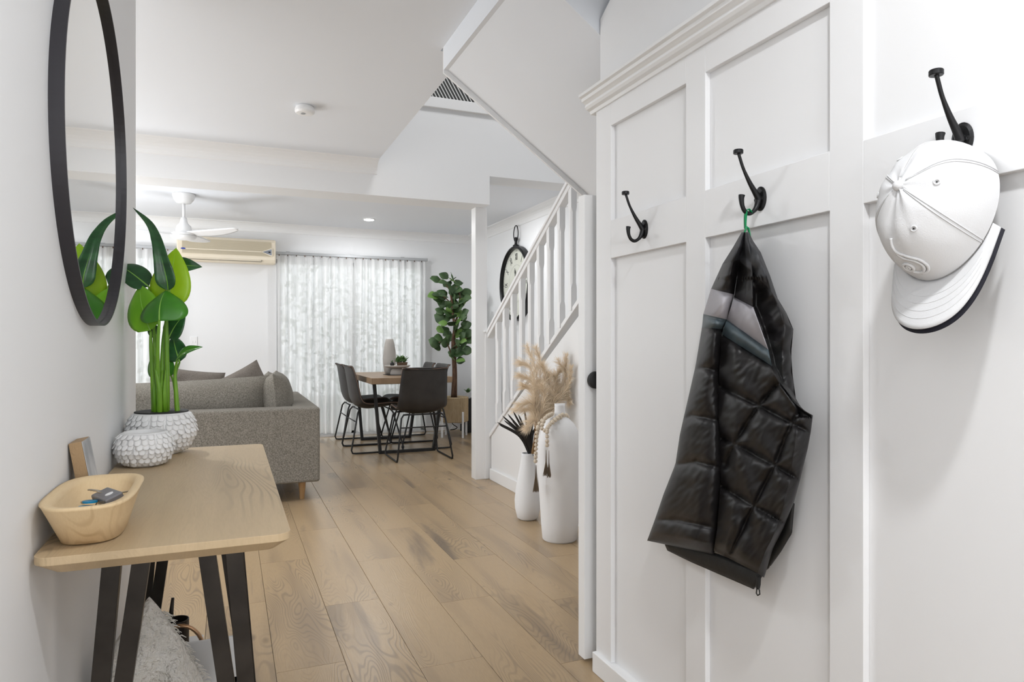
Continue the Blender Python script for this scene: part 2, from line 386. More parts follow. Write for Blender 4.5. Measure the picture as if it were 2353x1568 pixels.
# beam and stairwell fascia
struct('beam', MB().box((-4.3, 5.06, 2.20), (1.905, 5.33, 2.93)).box((1.905, 5.06, 2.425), (RX, 5.33, 2.93)), 'wall')
struct('trim_1', MB().box((.6, 5.035, 2.905), (RX, 5.36, 2.985)), 'trim', bevel=.004)
# walls
struct('wall_left', MB().box((WL-.12, -1.6, 0), (WL, 2.78, CEIL)), 'wall')
struct('wall_near', MB().box((-4.3, 2.66, 0), (WL-.12, 2.78, CEIL)), 'wall')
struct('wall_right', MB().box((RX, -1.6, 0), (RX+.1, FARY+.1, 5.2)), 'wall')
b = MB(); wt = 2.36   # far wall with two openings
A0, A1, B0, B1, wt2, sill = -3.4, -.52, .50, 2.25, 2.06, .06
b.box((-4.4, FARY, 0), (A0, FARY+.14, CEIL)).box((A1, FARY, 0), (B0, FARY+.14, CEIL)).box((B1, FARY, 0), (RX, FARY+.14, CEIL))
b.box((A0, FARY, wt2), (A1, FARY+.14, CEIL)).box((B0, FARY, wt2), (B1, FARY+.14, CEIL)).box((A0, FARY, 0), (A1, FARY+.14, .3))
struct('wall_far', b, 'wall')
b = MB(); b.box((-4.4, 2.66, 0), (-4.3, 3.6, CEIL)).box((-4.4, 7.2, 0), (-4.3, FARY, CEIL)).box((-4.4, 3.6, 2.1), (-4.3, 7.2, CEIL)).box((-4.4, 3.6, 0), (-4.3, 7.2, .2))
struct('wall_side', b, 'wall')
b = MB(); b.box((WL-.12, -1.7, 0), (-.15, -1.6, CEIL)).box((.95, -1.7, 0), (RX, -1.6, CEIL)).box((-.15, -1.7, 2.05), (.95, -1.6, CEIL))
struct('wall_back', b, 'wall')
# upstairs shell around the stairwell void
b = MB(); b.box((-1.2, 6.4, 2.75), (RX, 6.5, 5.2)).box((-1.3, 1.2, 2.75), (-1.2, 6.5, 5.2)).box((-1.2, 1.2, 2.75), (RX, 1.3, 5.2))
struct('wall_upstairs', b, 'wall'); struct('ceiling_upstairs', MB().box((-1.3, 1.2, 5.2), (RX+.1, 6.5, 5.3)), 'ceil')
# cornices: concave cove profile
def cove(s=.09, n=6):
    return [(0, 0), (0, -s)] + [(.006 + (s-.012)*(1-math.cos(PI/2*k/n)), -s+.006 + (s-.012)*math.sin(PI/2*k/n)) for k in range(n+1)] + [(s, 0)]
cv = cove(.098)
struct('trim_2', MB().prism([(5.06-a, CEIL+z) for a, z in cv], 'x', -4.3, VX), 'trim', smooth=False)
struct('trim_3', MB().prism([(FARY-a, CEIL+z) for a, z in cv], 'x', -4.3, RX), 'trim')
struct('trim_4', MB().prism([(RX-a, CEIL+z) for a, z in cv], 'y', 3.0, FARY), 'trim')
struct('baseboard_far', MB().box((-.52, FARY-.016, 0), (.50, FARY, .09)).box((2.25, FARY-.016, 0), (RX, FARY, .09)), 'trim', bevel=.003)
struct('baseboard_right', MB().box((RX-.016, 5.2, 0), (RX, FARY, .09)), 'trim', bevel=.003)
struct('baseboard_left', MB().box((WL, -1.6, 0), (WL+.013, 2.78, .07)), 'trim', bevel=.003)
struct('baseboard_near', MB().box((-4.3, 2.78, 0), (WL, 2.795, .07)), 'trim', bevel=.003)

# right hall wall with board-and-batten panelling
YE = 2.03
wr = struct('wall_right_hall', MB().prism([(YE, 0), (-1.6, 0), (-1.6, CEIL), (YE-.42, CEIL), (YE, 2.215)], 'x', WR+.016, WR+.11), 'panel')
struct('trim_5', MB().box((WR+.11, -1.6, 1.95), (WR+.16, YE-.2, CEIL)), 'wall')
st = [(YE, 1.934), (1.538, 1.456), (1.056, .974), (.576, .494), (.096, .014), (-.384, -.466)]
for a, c in st:
    MB().box((WR, c, .068), (WR+.016, a, 1.905)).build('stile', 'panel', wr, bevel=.0012)
for i in range(len(st)-1):
    a, c = st[i][1], st[i+1][0]
    MB().box((WR, c, 1.39), (WR+.016, a, 1.514)).build('rail', 'panel', wr, bevel=.0012)
    MB().box((WR, c, 1.823), (WR+.016, a, 1.905)).build('rail', 'panel', wr, bevel=.0012)
MB().prism([(WR+.02, 1.895), (WR-.006, 1.895), (WR-.010, 1.905), (WR-.022, 1.909), (WR-.028, 1.917), (WR-.026, 1.925), (WR-.034, 1.931),
            (WR-.040, 1.934), (WR-.041, 1.944), (WR-.052, 1.947), (WR-.052, 1.957), (WR+.02, 1.957)], 'y', -1.6, YE+.03).build('cornice_moulding', 'trim', wr, bevel=.001)
struct('baseboard_hall', MB().box((WR-.014, -1.6, 0), (WR+.02, YE+.003, .068)), 'trim', bevel=.003)

# understairs cupboard door standing open across the niche
d1 = struct('door_1', MB().box((1.14, 2.095, .012), (1.93, 2.14, 1.63)), 'trim', bevel=.002)
k = MB().lathe([(.0, 0), (.027, 0), (.030, -.006), (.030, -.020), (.026, -.026), (0, -.026)], (1.178, 2.0945, .984), 24, 'y').build('door_knob', 'rubber', d1, smooth=False, bevel=.001)

# stair: flight 1 rises toward the camera along the right wall, landing, flight 2 crosses the hall overhead
SXX = 1.96
def zs(Y): return .331 + .66*(5.25-Y)
def zh(Y): return 1.17 + .640*(5.25-Y)
stair = struct('stair_spandrel_wall', MB().prism([(5.17, 0), (2.15, 0), (2.15, 1.70), (2.97, 1.70), (5.17, zs(5.17)-.02)], 'x', SXX, SXX+.04), 'trim')
MB().prism([(5.19, zs(5.19)), (3.0, zs(3.0)), (3.0, zs(3.0)-.035), (5.19, zs(5.19)-.035)], 'x', SXX-.012, SXX+.055).build('stringer_cap', 'trim', stair, bevel=.003)
MB().prism([(4.62, .075), (4.05, .50), (4.05, .512), (4.63, .080)], 'x', SXX-.006, SXX).build('batten', 'trim', stair)
struct('baseboard_stair', MB().box((SXX-.016, 2.15, 0), (SXX, 5.17, .09)), 'trim', bevel=.004)
steps = MB(); nst = 9; run = (5.15-2.97)/nst; rise = 1.70/(nst+1)
for i in range(nst): steps.box((SXX+.04, 5.15-run*(i+1), 0 if i < 2 else rise*(i-1)), (RX, 5.15-run*i, rise*(i+1)))
stf = struct('stair_flight', steps, 'trim'); 
struct('stair_landing', MB().box((SXX+.04, FL0, 1.55), (RX, FL1, 1.70)), 'trim')
# flight 2: sloped soffit
def zq(X): return 2.345 - .70*(X-SX)
b = MB(); b.prism([(SX, zq(SX)), (2.0, zq(2.0)), (2.0, 1.70), (SX, 2.75), (.35, 2.75), (.35, 2.62), (SX-.02, 2.62), (SX-.02, zq(SX))], 'y', FL0, FL1)
struct('stair_soffit', b, 'ceil')
struct('trim_6', MB().prism([(SX-.02, zq(SX)-.012), (2.0, zq(2.0)-.03), (2.0, zq(2.0)+.09), (SX-.02, CEIL+.02)], 'y', FL1, FL1+.012), 'wall')
struct('trim_7', MB().box((SX-.02, 1.2, CEIL-.0), (1.9, FL0, 2.9)), 'wall')
# balustrade
bal = thing('stair_balustrade', (SXX, 5.2, 0), 'white painted stair balustrade with chamfered square spindles in front of the wall clock', 'balustrade')
hr = MB(); 
hr.prism([(5.25, zh(5.25)), (3.0, zh(3.0)), (3.0, zh(3.0)-.028), (5.25, zh(5.25)-.028)], 'x', SXX-.036, SXX+.036)
hr.prism([(5.25, zh(5.25)-.028), (3.0, zh(3.0)-.028), (3.0, zh(3.0)-.065), (5.25, zh(5.25)-.065)], 'x', SXX-.026, SXX+.026)
hr.build('handrail', 'trim', bal, bevel=.004)
MB().box((SXX-.045, 5.19, .0), (SXX+.045, 5.28, 1.19)).box((SXX-.055, 5.18, 1.19), (SXX+.055, 5.29, 1.205)).build('newel_post', 'trim', bal, bevel=.004)
for k in range(-4, 9):
    Y = 3.755 + .157*k; z0, z1 = zs(Y)+.0, zh(Y)-.06
    m = MB(); h = .02; c = .013
    rings = [(h, z0-.01), (h, z0+.13), (c+.002, z0+.16), (c+.002, z1-.15), (h, z1-.12), (h, z1+.01)]
    def oct_(r, z):
        if r == h: q = h-.0005
        else: q = .010
        return [(SXX+r_*1.0, Y+s_, z) for r_, s_ in ((h, q), (q, h), (-q, h), (-h, q), (-h, -q), (-q, -h), (q, -h), (h, -q))]
    vs = []; fs = []
    for r, z in rings: vs += oct_(r, z)
    for i in range(5):
        for j in range(8): fs.append((i*8+j, i*8+(j+1) % 8, (i+1)*8+(j+1) % 8, (i+1)*8+j))
    fs += [tuple(range(7, -1, -1)), tuple(40+j for j in range(8))]
    m.add(vs, fs).build('baluster', 'trim', bal)
# square post under the beam
struct('post', MB().box((1.835, 5.20, 0), (1.935, 5.30, 2.2)), 'trim', bevel=.002)

# windows behind the curtains
def window(name, x0, x1, z0, z1, cols):
    b = MB(); y0, y1 = FARY+.04, FARY+.10; t = .045
    b.box((x0, y0, z0), (x1, y1, z0+.05)).box((x0, y0, z1-t), (x1, y1, z1)).box((x0, y0, z0), (x0+t, y1, z1)).box((x1-t, y0, z0), (x1, y1, z1))
    for i in range(1, cols): xx = x0+(x1-x0)*i/cols; b.box((xx-t*.6, y0, z0), (xx+t*.6, y1, z1))
    wn = struct(name, b, 'trim')
    for i in range(cols):
        xa, xb = x0+(x1-x0)*i/cols+t*.6, x0+(x1-x0)*(i+1)/cols-t*.6
        MB().box((xa, FARY+.07, z0+.05), (xb, FARY+.074, z1-t)).build('pane', 'glass', wn)
    return wn
w1 = window('window_1', B0, B1, .0, wt2, 2)
MB().box((B0, FARY-.03, 0), (B1, FARY+.04, .02)).build('threshold', 'trim', w1)
# diamond security mesh outside window 1
sm = MB(); step = .14
for i in range(-16, 14):
    for sgn in (1, -1):
        xa = B0 + i*step; pts = []
        for t in range(0, 200):
            pass
        # clip the diagonal to the opening
        za, zb = .1, wt2-.06; q = .62
        x_a, x_b = (xa, xa+(zb-za)*q) if sgn > 0 else (xa+(zb-za)*q, xa)
        lo, hi = 0.0, 1.0
        dx = x_b-x_a
        for lim, s in ((B0+.05, 1), (B1-.05, -1)):
            t = (lim-x_a)/dx
            if (dx > 0) == (s > 0): lo = max(lo, t)
            else: hi = min(hi, t)
        if hi-lo > .02:
            sm.tube([(x_a+dx*lo, FARY+.125, za+(zb-za)*lo), (x_a+dx*hi, FARY+.125, za+(zb-za)*hi)], .004, 4)
sm.build('security_mesh', 'rail_grey', w1)
window('window_2', A0, A1, .3, wt2, 3)
struct('ground', MB().box((-9, 8.4, -.3), (8, 16, -.12)), 'concrete')
hb = MB(); random.seed(3)
for i in range(2600):
    c = Vector((random.uniform(-7, 6), 12.2+random.uniform(-.5, .5), -.1+random.random()**.8*2.6)); a = Vector((random.gauss(0,1), random.gauss(0,1), random.gauss(0,1))).normalized(); s_ = a.orthogonal().normalized(); r_ = .09
    hb.add([c-a*r_, c+s_*r_*.5, c+a*r_, c-s_*r_*.5], [(0, 1, 2, 3)])
tag(hb.build('hedge', 'hedge'), 'leafy green garden hedge seen faintly through the sheer curtains', 'hedge', kind='stuff')

# ============================================================ CURTAINS AND RAILS
def rail(x0, x1, label, brackets):
    t = thing('curtain_rail', ((x0+x1)/2, FARY-.05, 2.12), label, 'curtain rail', 'curtain rails on the far wall')
    MB().box((x0, FARY-.075, 2.105), (x1, FARY-.045, 2.135)).build('track', 'rail_grey', t, bevel=.003)
    for bx in brackets: MB().box((bx-.02, FARY-.06, 2.133), (bx+.02, FARY-.001, 2.142)).build('bracket', 'rail_grey', t)
    return t
rail(.47, 2.26, 'grey aluminium curtain rail above the sheer curtains by the dining table', (.62, 1.35, 1.95))
rail(-3.5, -.50, 'grey aluminium curtain rail left of the wall air conditioner', (-3.2, -2.0, -.75))
def curtain(x0, x1, label, seed, npl):
    rnd = random.Random(seed); ph = [rnd.uniform(-.5, .5) for _ in range(npl+2)]; am = [rnd.uniform(.7, 1.25) for _ in range(npl+2)]
    t = thing('sheer_curtain', ((x0+x1)/2, FARY-.06, .03), label, 'curtain', 'sheer curtains')
    def fn(i, j):
        s = i*npl; k = int(s); f_ = s-k
        a = am[k]*(1-f_)+am[min(k+1, npl+1)]*f_
        z = 2.095 - j*2.05; amp = (.022+.026*j)*a
        ww = math.sin(2*PI*(s + .10*math.sin(s*1.7+seed) + .06*j*math.sin(s*.9+2)))
        return Vector((x0+(x1-x0)*i + .012*math.sin(s*2.3+j*2.0), FARY-.066 + amp*ww, z + .006*math.cos(4*PI*s)*(1-j)))
    MB().grid(fn, npl*12, 14).build('drape', 'sheer', t, smooth=True)
    for i in range(npl):
        xx = x0+(x1-x0)*(i+.25)/npl
        MB().box((xx-.004, FARY-.072, 2.088), (xx+.004, FARY-.064, 2.108)).build('glide_hook', 'bark', t)
    return t
curtain(.50, 1.345, 'white sheer curtain nearest the air conditioner, left half of the wide window', 4, 9)
curtain(1.36, 2.25, 'white sheer curtain behind the dining table, next to the tall fig tree', 9, 10)
curtain(-2.3, -.52, 'white sheer curtain behind the potted paddle plant, left of the air conditioner', 5, 15)

# ============================================================ AIR CONDITIONER
ac = thing('air_conditioner', (0, FARY, 1.97), 'old cream wall-mounted split air conditioner above the sofa', 'air conditioner')
ax0, ax1, ay, az0, az1 = -.515, .480, FARY-.185, 1.975, 2.255
MB().prism([(FARY, az0+.01), (FARY-.12, az0), (ay+.02, az0+.01), (ay, az0+.05), (ay, az1-.04), (ay+.02, az1-.01), (FARY-.12, az1), (FARY, az1)], 'x', ax0, ax1).build('casing', 'cream', ac, bevel=.012, seg=3)
gm = MB()
gm.box((ax0+.05, ay-.004, az0+.085), (ax1-.05, ay-.002, az1-.035))
for i in range(26):
    z = az0+.090+i*.0060; gm.box((ax0+.05, ay-.009, z), (ax1-.05, ay-.003, z+.0028))
gm.build('grille', 'cream_dark', ac)
MB().box((ax0+.05, ay-.013, az0+.126), (ax1-.15, ay-.004, az0+.137)).build('trim_strip', 'cream', ac, bevel=.002)
MB().prism([(ax1-.155, az0+.131), (ax1-.06, az0+.172), (ax1-.035, az0+.176), (ax1-.035, az0+.086), (ax1-.06, az0+.09)], 'y', ay-.016, ay-.004).build('display_surround', 'cream', ac, bevel=.002)
dp = MB().prism([(ax1-.140, az0+.131), (ax1-.045, az0+.166), (ax1-.045, az0+.096)], 'y', ay-.018, ay-.015).build('display_panel', 'grey_panel', ac)
MB().box((ax1-.078, ay-.020, az0+.122), (ax1-.056, ay-.0175, az0+.14)).box((ax1-.096, ay-.020, az0+.127), (ax1-.088, ay-.0175, az0+.131)).box((ax1-.096, ay-.020, az0+.138), (ax1-.088, ay-.0175, az0+.141)).box((ax1-.096, ay-.020, az0+.115), (ax1-.088, ay-.0175, az0+.118)).ball((ax1-.112, ay-.018, az0+.131), .004, 8).build('display_buttons', 'ink', dp)
MB().box((ax0+.07, ay-.006, az0+.020), (ax1-.15, ay+.004, az0+.023)).box((ax1-.152, ay-.006, az0+.020), (ax1-.149, ay+.004, az0+.042)).build('vane_gap', 'ink', ac)
lg = MB(); lg.lathe([(0, -.001), (.024, -.001), (.024, .001), (0, .001)], (ax0+.062, ay-.014, az0+.1315), 20, 'y', sx=1, sy=.34)
lg.build('oval_badge', 'blue_mark', ac)
fcu = bpy.data.curves.new('badge_text', 'FONT')
# ============================================================ CEILING FAN
fx, fy = -.38, 6.84
fan = thing('ceiling_fan', (fx, fy, CEIL), 'white three-blade ceiling fan with round light over the sofa', 'ceiling fan')
MB().lathe([(0, CEIL), (.096, CEIL), (.097, CEIL-.012), (.085, CEIL-.05), (.060, CEIL-.083), (.02, CEIL-.09), (0, CEIL-.09)], (fx, fy, 0), 32).build('canopy', 'plastic', fan, smooth=True)
MB().lathe([(0, CEIL-.08), (.013, CEIL-.08), (.013, 2.21), (0, 2.21)], (fx, fy, 0), 16).build('downrod', 'plastic', fan, smooth=True)
MB().lathe([(0, 2.235), (.024, 2.235), (.032, 2.20), (.036, 2.185), (.060, 2.16), (.068, 2.125), (.070, 2.105), (.10, 2.095), (.112, 2.085), (.112, 2.072), (0, 2.072)], (fx, fy, 0), 32).build('motor_housing', 'plastic', fan, smooth=True)
MB().lathe([(0, 2.070), (.108, 2.070), (.108, 2.062), (.095, 2.046), (.05, 2.036), (0, 2.034)], (fx, fy, 0), 32).build('light_diffuser', 'plastic', fan, smooth=True)
for a in (-42, 70, 190):
    A = math.radians(a); dr = Vector((math.cos(A), math.sin(A), 0)); sd = Vector((-math.sin(A), math.cos(A), 0))
    def fn(i, j):
        r = .08 + .52*i; wd = .085 + .05*math.sin(PI*min(1, i*1.25)) if i < .8 else .085+.05*math.sin(PI*1.0)
        wd = .10*(1-.55*i**2)+.045*math.sin(PI*i); off = .05*math.sin(PI*i*.9)
        if i > .92: wd *= math.sqrt(max(.02, 1-((i-.92)/.08)**2))
        q = (j-.5)*wd+off*.6
        return Vector((fx, fy, 2.09)) + dr*r + sd*q + Vector((0, 0, .02*i - q*.22))
    MB().grid(fn, 16, 6).build('fan_blade', 'plastic', fan, smooth=True, solid=.008)
# downlight and smoke alarm
dl = thing('downlight', (1.41, 7.48, CEIL), 'round recessed ceiling downlight glowing above the dining table', 'downlight')
MB().lathe([(.051, CEIL+.001), (.064, CEIL+.001), (.064, CEIL-.004), (.053, CEIL-.006)], (1.41, 7.48, 0), 28).build('trim_ring', 'plastic', dl, smooth=True)
MB().lathe([(0, CEIL-.002), (.052, CEIL-.002), (.052, CEIL-.010), (.04, CEIL-.014), (0, CEIL-.016)], (1.41, 7.48, 0), 28).build('lens', 'lamp', dl)
sp_ = atX(697, 250, .39); sx_, sy_ = .395, 4.02
sa = thing('smoke_alarm', (sx_, sy_, CEIL), 'small round white smoke alarm on the hall ceiling', 'smoke alarm')
MB().lathe([(0, CEIL), (.048, CEIL), (.050, CEIL-.012), (.050, CEIL-.016)], (sx_, sy_, 0), 32).build('base', 'plastic', sa, smooth=True)
MB().lathe([(.0, CEIL-.016), (.054, CEIL-.016), (.055, CEIL-.032), (.048, CEIL-.042), (.030, CEIL-.045), (0, CEIL-.045)], (sx_, sy_, 0), 32).build('cover', 'plastic', sa, smooth=False, bevel=.002)
MB().lathe([(.0, CEIL-.0455), (.012, CEIL-.0455), (.012, CEIL-.048), (0, CEIL-.048)], (sx_-.01, sy_-.01, 0), 20).build('test_button', 'rail_grey', sa)
# switch plate
p = atY(445, 786, FARY)
sw = thing('light_switch', (p.x, FARY, p.z), 'small white double light switch on the wall above the sofa', 'light switch')
MB().box((p.x-.036, FARY-.009, p.z-.058), (p.x+.036, FARY, p.z+.058)).build('plate', 'plastic', sw, bevel=.003)
for s in (-1, 1): MB().box((p.x+s*.014-.006, FARY-.013, p.z-.012), (p.x+s*.014+.006, FARY-.008, p.z+.012)).build('rocker', 'plastic', sw, bevel=.002)

# ============================================================ MIRROR
MY, MZ, MR, MD = 1.915, 1.577, .42, .026
mi = thing('round_mirror', (WL, MY, MZ), 'large round mirror with deep black metal frame above the console table', 'mirror')
MB().lathe([(MR-.010, 0), (MR, 0), (MR, MD), (MR-.005, MD), (MR-.005, .008), (MR-.010, .008)], (WL, MY, MZ), 128, 'x').build('frame', 'frame_black', mi, smooth=False)
MB().lathe([(0, .006), (MR-.006, .006), (MR-.006, .012), (0, .012)], (WL, MY, MZ), 128, 'x').build('mirror_glass', 'mirror', mi)

# ============================================================ CONSOLE TABLE
TX0, TX1, TY0, TY1, TZ = -.303, .108, 1.341, 2.547, .76
ct = thing('console_table', ((TX0+TX1)/2, (TY0+TY1)/2, 0), 'narrow oak console table with dark splayed metal legs along the left wall', 'console table')
def rrect(x0, x1, y0, y1, r, n=8):
    out = []
    for cx_, cy_, a0 in ((x1-r, y1-r, 0), (x0+r, y1-r, PI/2), (x0+r, y0+r, PI), (x1-r, y0+r, 3*PI/2)):
        for k in range(n+1): a = a0+PI/2*k/n; out.append((cx_+r*math.cos(a), cy_+r*math.sin(a)))
    return out
levels = [(0, TZ, .028), (0, TZ-.014, .028), (.026, TZ-.034, .02)]
vs = []; fs = []
N_ = 36
for ins, z, r in levels: vs += [(x, y, z) for x, y in rrect(TX0+ins, TX1-ins, TY0+ins, TY1-ins, r)]
for i in range(2):
    for k in range(N_): fs.append((i*N_+k, (i+1)*N_+k, (i+1)*N_+(k+1) % N_, i*N_+(k+1) % N_))
fs += [tuple(range(N_)), tuple(range(3*N_-1, 2*N_-1, -1))]
MB().add(vs, fs).build('tabletop', 'oak', ct, bevel=.0025)
def bar(p0, p1, w_, d_, lip):
    """channel bar: a plate w_ wide facing y with a return flange"""
    m = MB(); p0, p1 = Vector(p0), Vector(p1)
    def sec(p): return [p+Vector(q) for q in ((-w_/2, 0, 0), (w_/2, 0, 0), (w_/2, d_, 0), (w_/2-lip, d_, 0), (w_/2-lip, lip, 0), (-w_/2+lip, lip, 0), (-w_/2+lip, d_, 0), (-w_/2, d_, 0))]
    a, c = sec(p0), sec(p1); n = 8
    m.add(a+c, [tuple(range(n)), tuple(range(2*n-1, n-1, -1))] + [(i, i+n, (i+1) % n+n, (i+1) % n) for i in range(n)]); return m
cxm = -.1
for Yl in (1.50, 2.38):
    for s in (-1, 1):
        lt = MB()
        for top, bot in ((.106, .165), (.054, .150)):
            mm = bar((cxm+s*top*1.0, Yl, TZ-.034), (cxm+s*bot, Yl, 0), .032, .030, .003)
            lt.add(mm.v, mm.f)
        lt.box((cxm+s*.08-.055, Yl-.01, TZ-.038), (cxm+s*.08+.055, Yl+.045, TZ-.033))
        lt.build('leg', 'bronze', ct, bevel=.0008)

# ============================================================ BOWL AND KEYS
bc = (-.233, 1.495)
def bowl_ring(hx, hy, z, n=48, e=3.2, rot=0.0):
    o = []
    for k in range(n):
        a = 2*PI*k/n; c, s = math.cos(a), math.sin(a)
        x = hx*math.copysign(abs(c)**(2/e), c); y = hy*math.copysign(abs(s)**(2/e), s)
        o.append((bc[0]+x*math.cos(rot)-y*math.sin(rot), bc[1]+x*math.sin(rot)+y*math.cos(rot), z))
    return o
bw = thing('wooden_bowl', (bc[0], bc[1], TZ), 'pale carved wooden dough bowl holding keys on the console table', 'bowl')
rings = [(.040, .085, 0, 3), (.046, .097, .003, 3), (.056, .128, .040, 3.2), (.0655, .155, .074, 3.4), (.0685, .158, .079, 3.4), (.064, .153, .080, 3.4), (.054, .141, .079, 3.4), (.050, .132, .068, 3.3), (.045, .112, .042, 3), (.034, .082, .033, 2.6), (.016, .04, .031, 2.2)]
vs = []; fs = []
for hx, hy, z, e in rings: vs += bowl_ring(hx*1.09, hy*1.02, TZ+z, 48, e)
for i in range(len(rings)-1):
    for k in range(48): fs.append((i*48+k, i*48+(k+1) % 48, (i+1)*48+(k+1) % 48, (i+1)*48+k))
fs += [tuple(range(47, -1, -1)), tuple((len(rings)-1)*48+k for k in range(48))]
MB().add(vs, fs).build('body', 'bowl_wood', bw, smooth=True)
kf = thing('car_key_fob', (-.222, 1.48, TZ+.045), 'grey and silver car key fob lying on the keys in the wooden bowl', 'key fob')
m = MB().box((-.014, -.028, -.007), (.014, .028, .007)); Rk = Matrix.Rotation(.5, 4, 'Z') @ Matrix.Rotation(-.35, 4, 'Y')
m.v = [Rk @ (v*1.2) + Vector((-.213, 1.490, TZ+.064)) for v in m.v]; fb = m.build('shell', 'fob', kf, bevel=.004, seg=3)
m = MB().box((-.0145, -.0285, -.003), (.0145, .0285, -.001)); m.v = [Rk @ (v*1.2) + Vector((-.213, 1.490, TZ+.064)) for v in m.v]; m.build('silver_band', 'steel', kf)
m = MB().lathe([(0, .0068), (.006, .0068), (.006, .0082), (0, .0082)], (0, -.012, 0), 16, sy=.7); m.v = [Rk @ (v*1.2) + Vector((-.213, 1.490, TZ+.064)) for v in m.v]; m.build('fob_button', 'plastic', kf)
def key(loc, rz, label, blue=False, tilt=.2):
    t = thing('door_key', loc, label, 'key', 'keys in the wooden bowl')
    Rm = Matrix.Translation(loc) @ Matrix.Rotation(rz, 4, 'Z') @ Matrix.Rotation(tilt, 4, 'Y')
    m = MB().lathe([(.004, -.0015), (.0135, -.0015), (.0135, .0015), (.004, .0015), (.004, -.0015)], (0, 0, 0), 20, sy=.85)
    m.v = [Rm @ v for v in m.v]; m.build('bow', 'blue_plastic' if blue else 'steel', t)
    m = MB().prism([(.010, -.004), (.046, -.004), (.049, 0), (.046, .003), (.041, .0015), (.038, .0035), (.033, .0015), (.029, .003), (.024, .002), (.010, .004)], 'z', -.001, .001)
    m.v = [Rm @ v for v in m.v]; m.build('blade', 'steel', t)
kx = [(-.243, 1.462, .034, .45, 1, 'blue-covered door key on the near left of the car fob in the bowl'), (-.240, 1.478, .040, .9, 1, 'blue-covered door key lying over the other one, touching the car fob'),
      (-.236, 1.445, .028, 2.7, 0, 'bare steel key nearest the front rim, under the blue keys'), (-.210, 1.535, .040, .7, 0, 'steel key behind the car fob pointing to the far right rim'),
      (-.230, 1.540, .034, 1.7, 0, 'steel key farthest back in the wooden bowl'), (-.222, 1.512, .050, 2.3, 0, 'steel key lying on top of the tangle right of the car fob'),
      (-.245, 1.50, .036, .1, 0, 'steel key half hidden beneath the back of the car fob')]
for x, y, z, r_, bl, lb in kx: key((x, y, TZ+z+.020), r_, lb, bool(bl), random.uniform(-.15, .15))
tag(MB().tube([(-.222+.013*math.cos(a), 1.505+.010*math.sin(a), TZ+.047+.008*math.sin(a)) for a in [2*PI*k/20 for k in range(20)]], .0011, 6, closed=True).build('key_ring', 'steel'), 'thin steel split ring joining the keys in the bowl', 'key ring')

# leaning wooden photo block
Y0, Y1 = 1.66, 1.745
blk = thing('photo_block', (-.285, 1.70, TZ), 'small thick pine photo block with grey marbled face leaning on the left wall', 'photo block')
xt, xb = -.3085, -.284; H_ = .15
MB().add([(xb, Y0, TZ), (xb+.024, Y0, TZ+.004), (xt+.023, Y0, TZ+H_), (xt, Y0, TZ+H_-.004), (xb, Y1, TZ), (xb+.024, Y1, TZ+.004), (xt+.023, Y1, TZ+H_), (xt, Y1, TZ+H_-.004)],
         [(0,1,2,3),(7,6,5,4),(0,4,5,1),(1,5,6,2),(2,6,7,3),(3,7,4,0)]).build('block', 'block_wood', blk, bevel=.001)
MB().add([(xb+.0245, Y0+.001, TZ+.005), (xt+.0235, Y0+.001, TZ+H_-.001), (xt+.0235, Y1-.001, TZ+H_-.001), (xb+.0245, Y1-.001, TZ+.005),
          (xb+.026, Y0+.001, TZ+.005), (xt+.025, Y0+.001, TZ+H_-.001), (xt+.025, Y1-.001, TZ+H_-.001), (xb+.026, Y1-.001, TZ+.005)],
         [(3,2,1,0),(4,5,6,7),(0,1,5,4),(1,2,6,5),(2,3,7,6),(3,0,4,7)]).build('printed_face', 'marble', blk)

# ============================================================ SCALE POTS
def petal_mesh(w_, h_, name):
    m = MB()
    def fn(i, j):
        y = -h_*j; ww = w_*(1 if j < .55 else math.sqrt(max(.02, 1-((j-.55)/.47)**2)))
        return Vector(((i-.5)*ww, y, .0012+.16*h_*j**1.6))
    m.grid(fn, 3, 5); me = bpy.data.meshes.new(name)
    v = [tuple(x) for x in m.v] + [(x.x, x.y, x.z-.0022) for x in m.v]; n = len(m.v)
    f = list(m.f) + [tuple(i+n for i in reversed(q)) for q in m.f]
    bd = [0*6+j for j in range(6)] + [i*6+5 for i in range(1, 4)] + [3*6+j for j in range(4, -1, -1)] + [i*6 for i in (2, 1)]
    for a in range(len(bd)): c = bd[(a+1) % len(bd)]; a_ = bd[a]; f.append((a_, c, c+n, a_+n))
    me.from_pydata(v, [], f); me.materials.append(M['white_ceramic'])
    for p in me.polygons: p.use_smooth = True
    return me
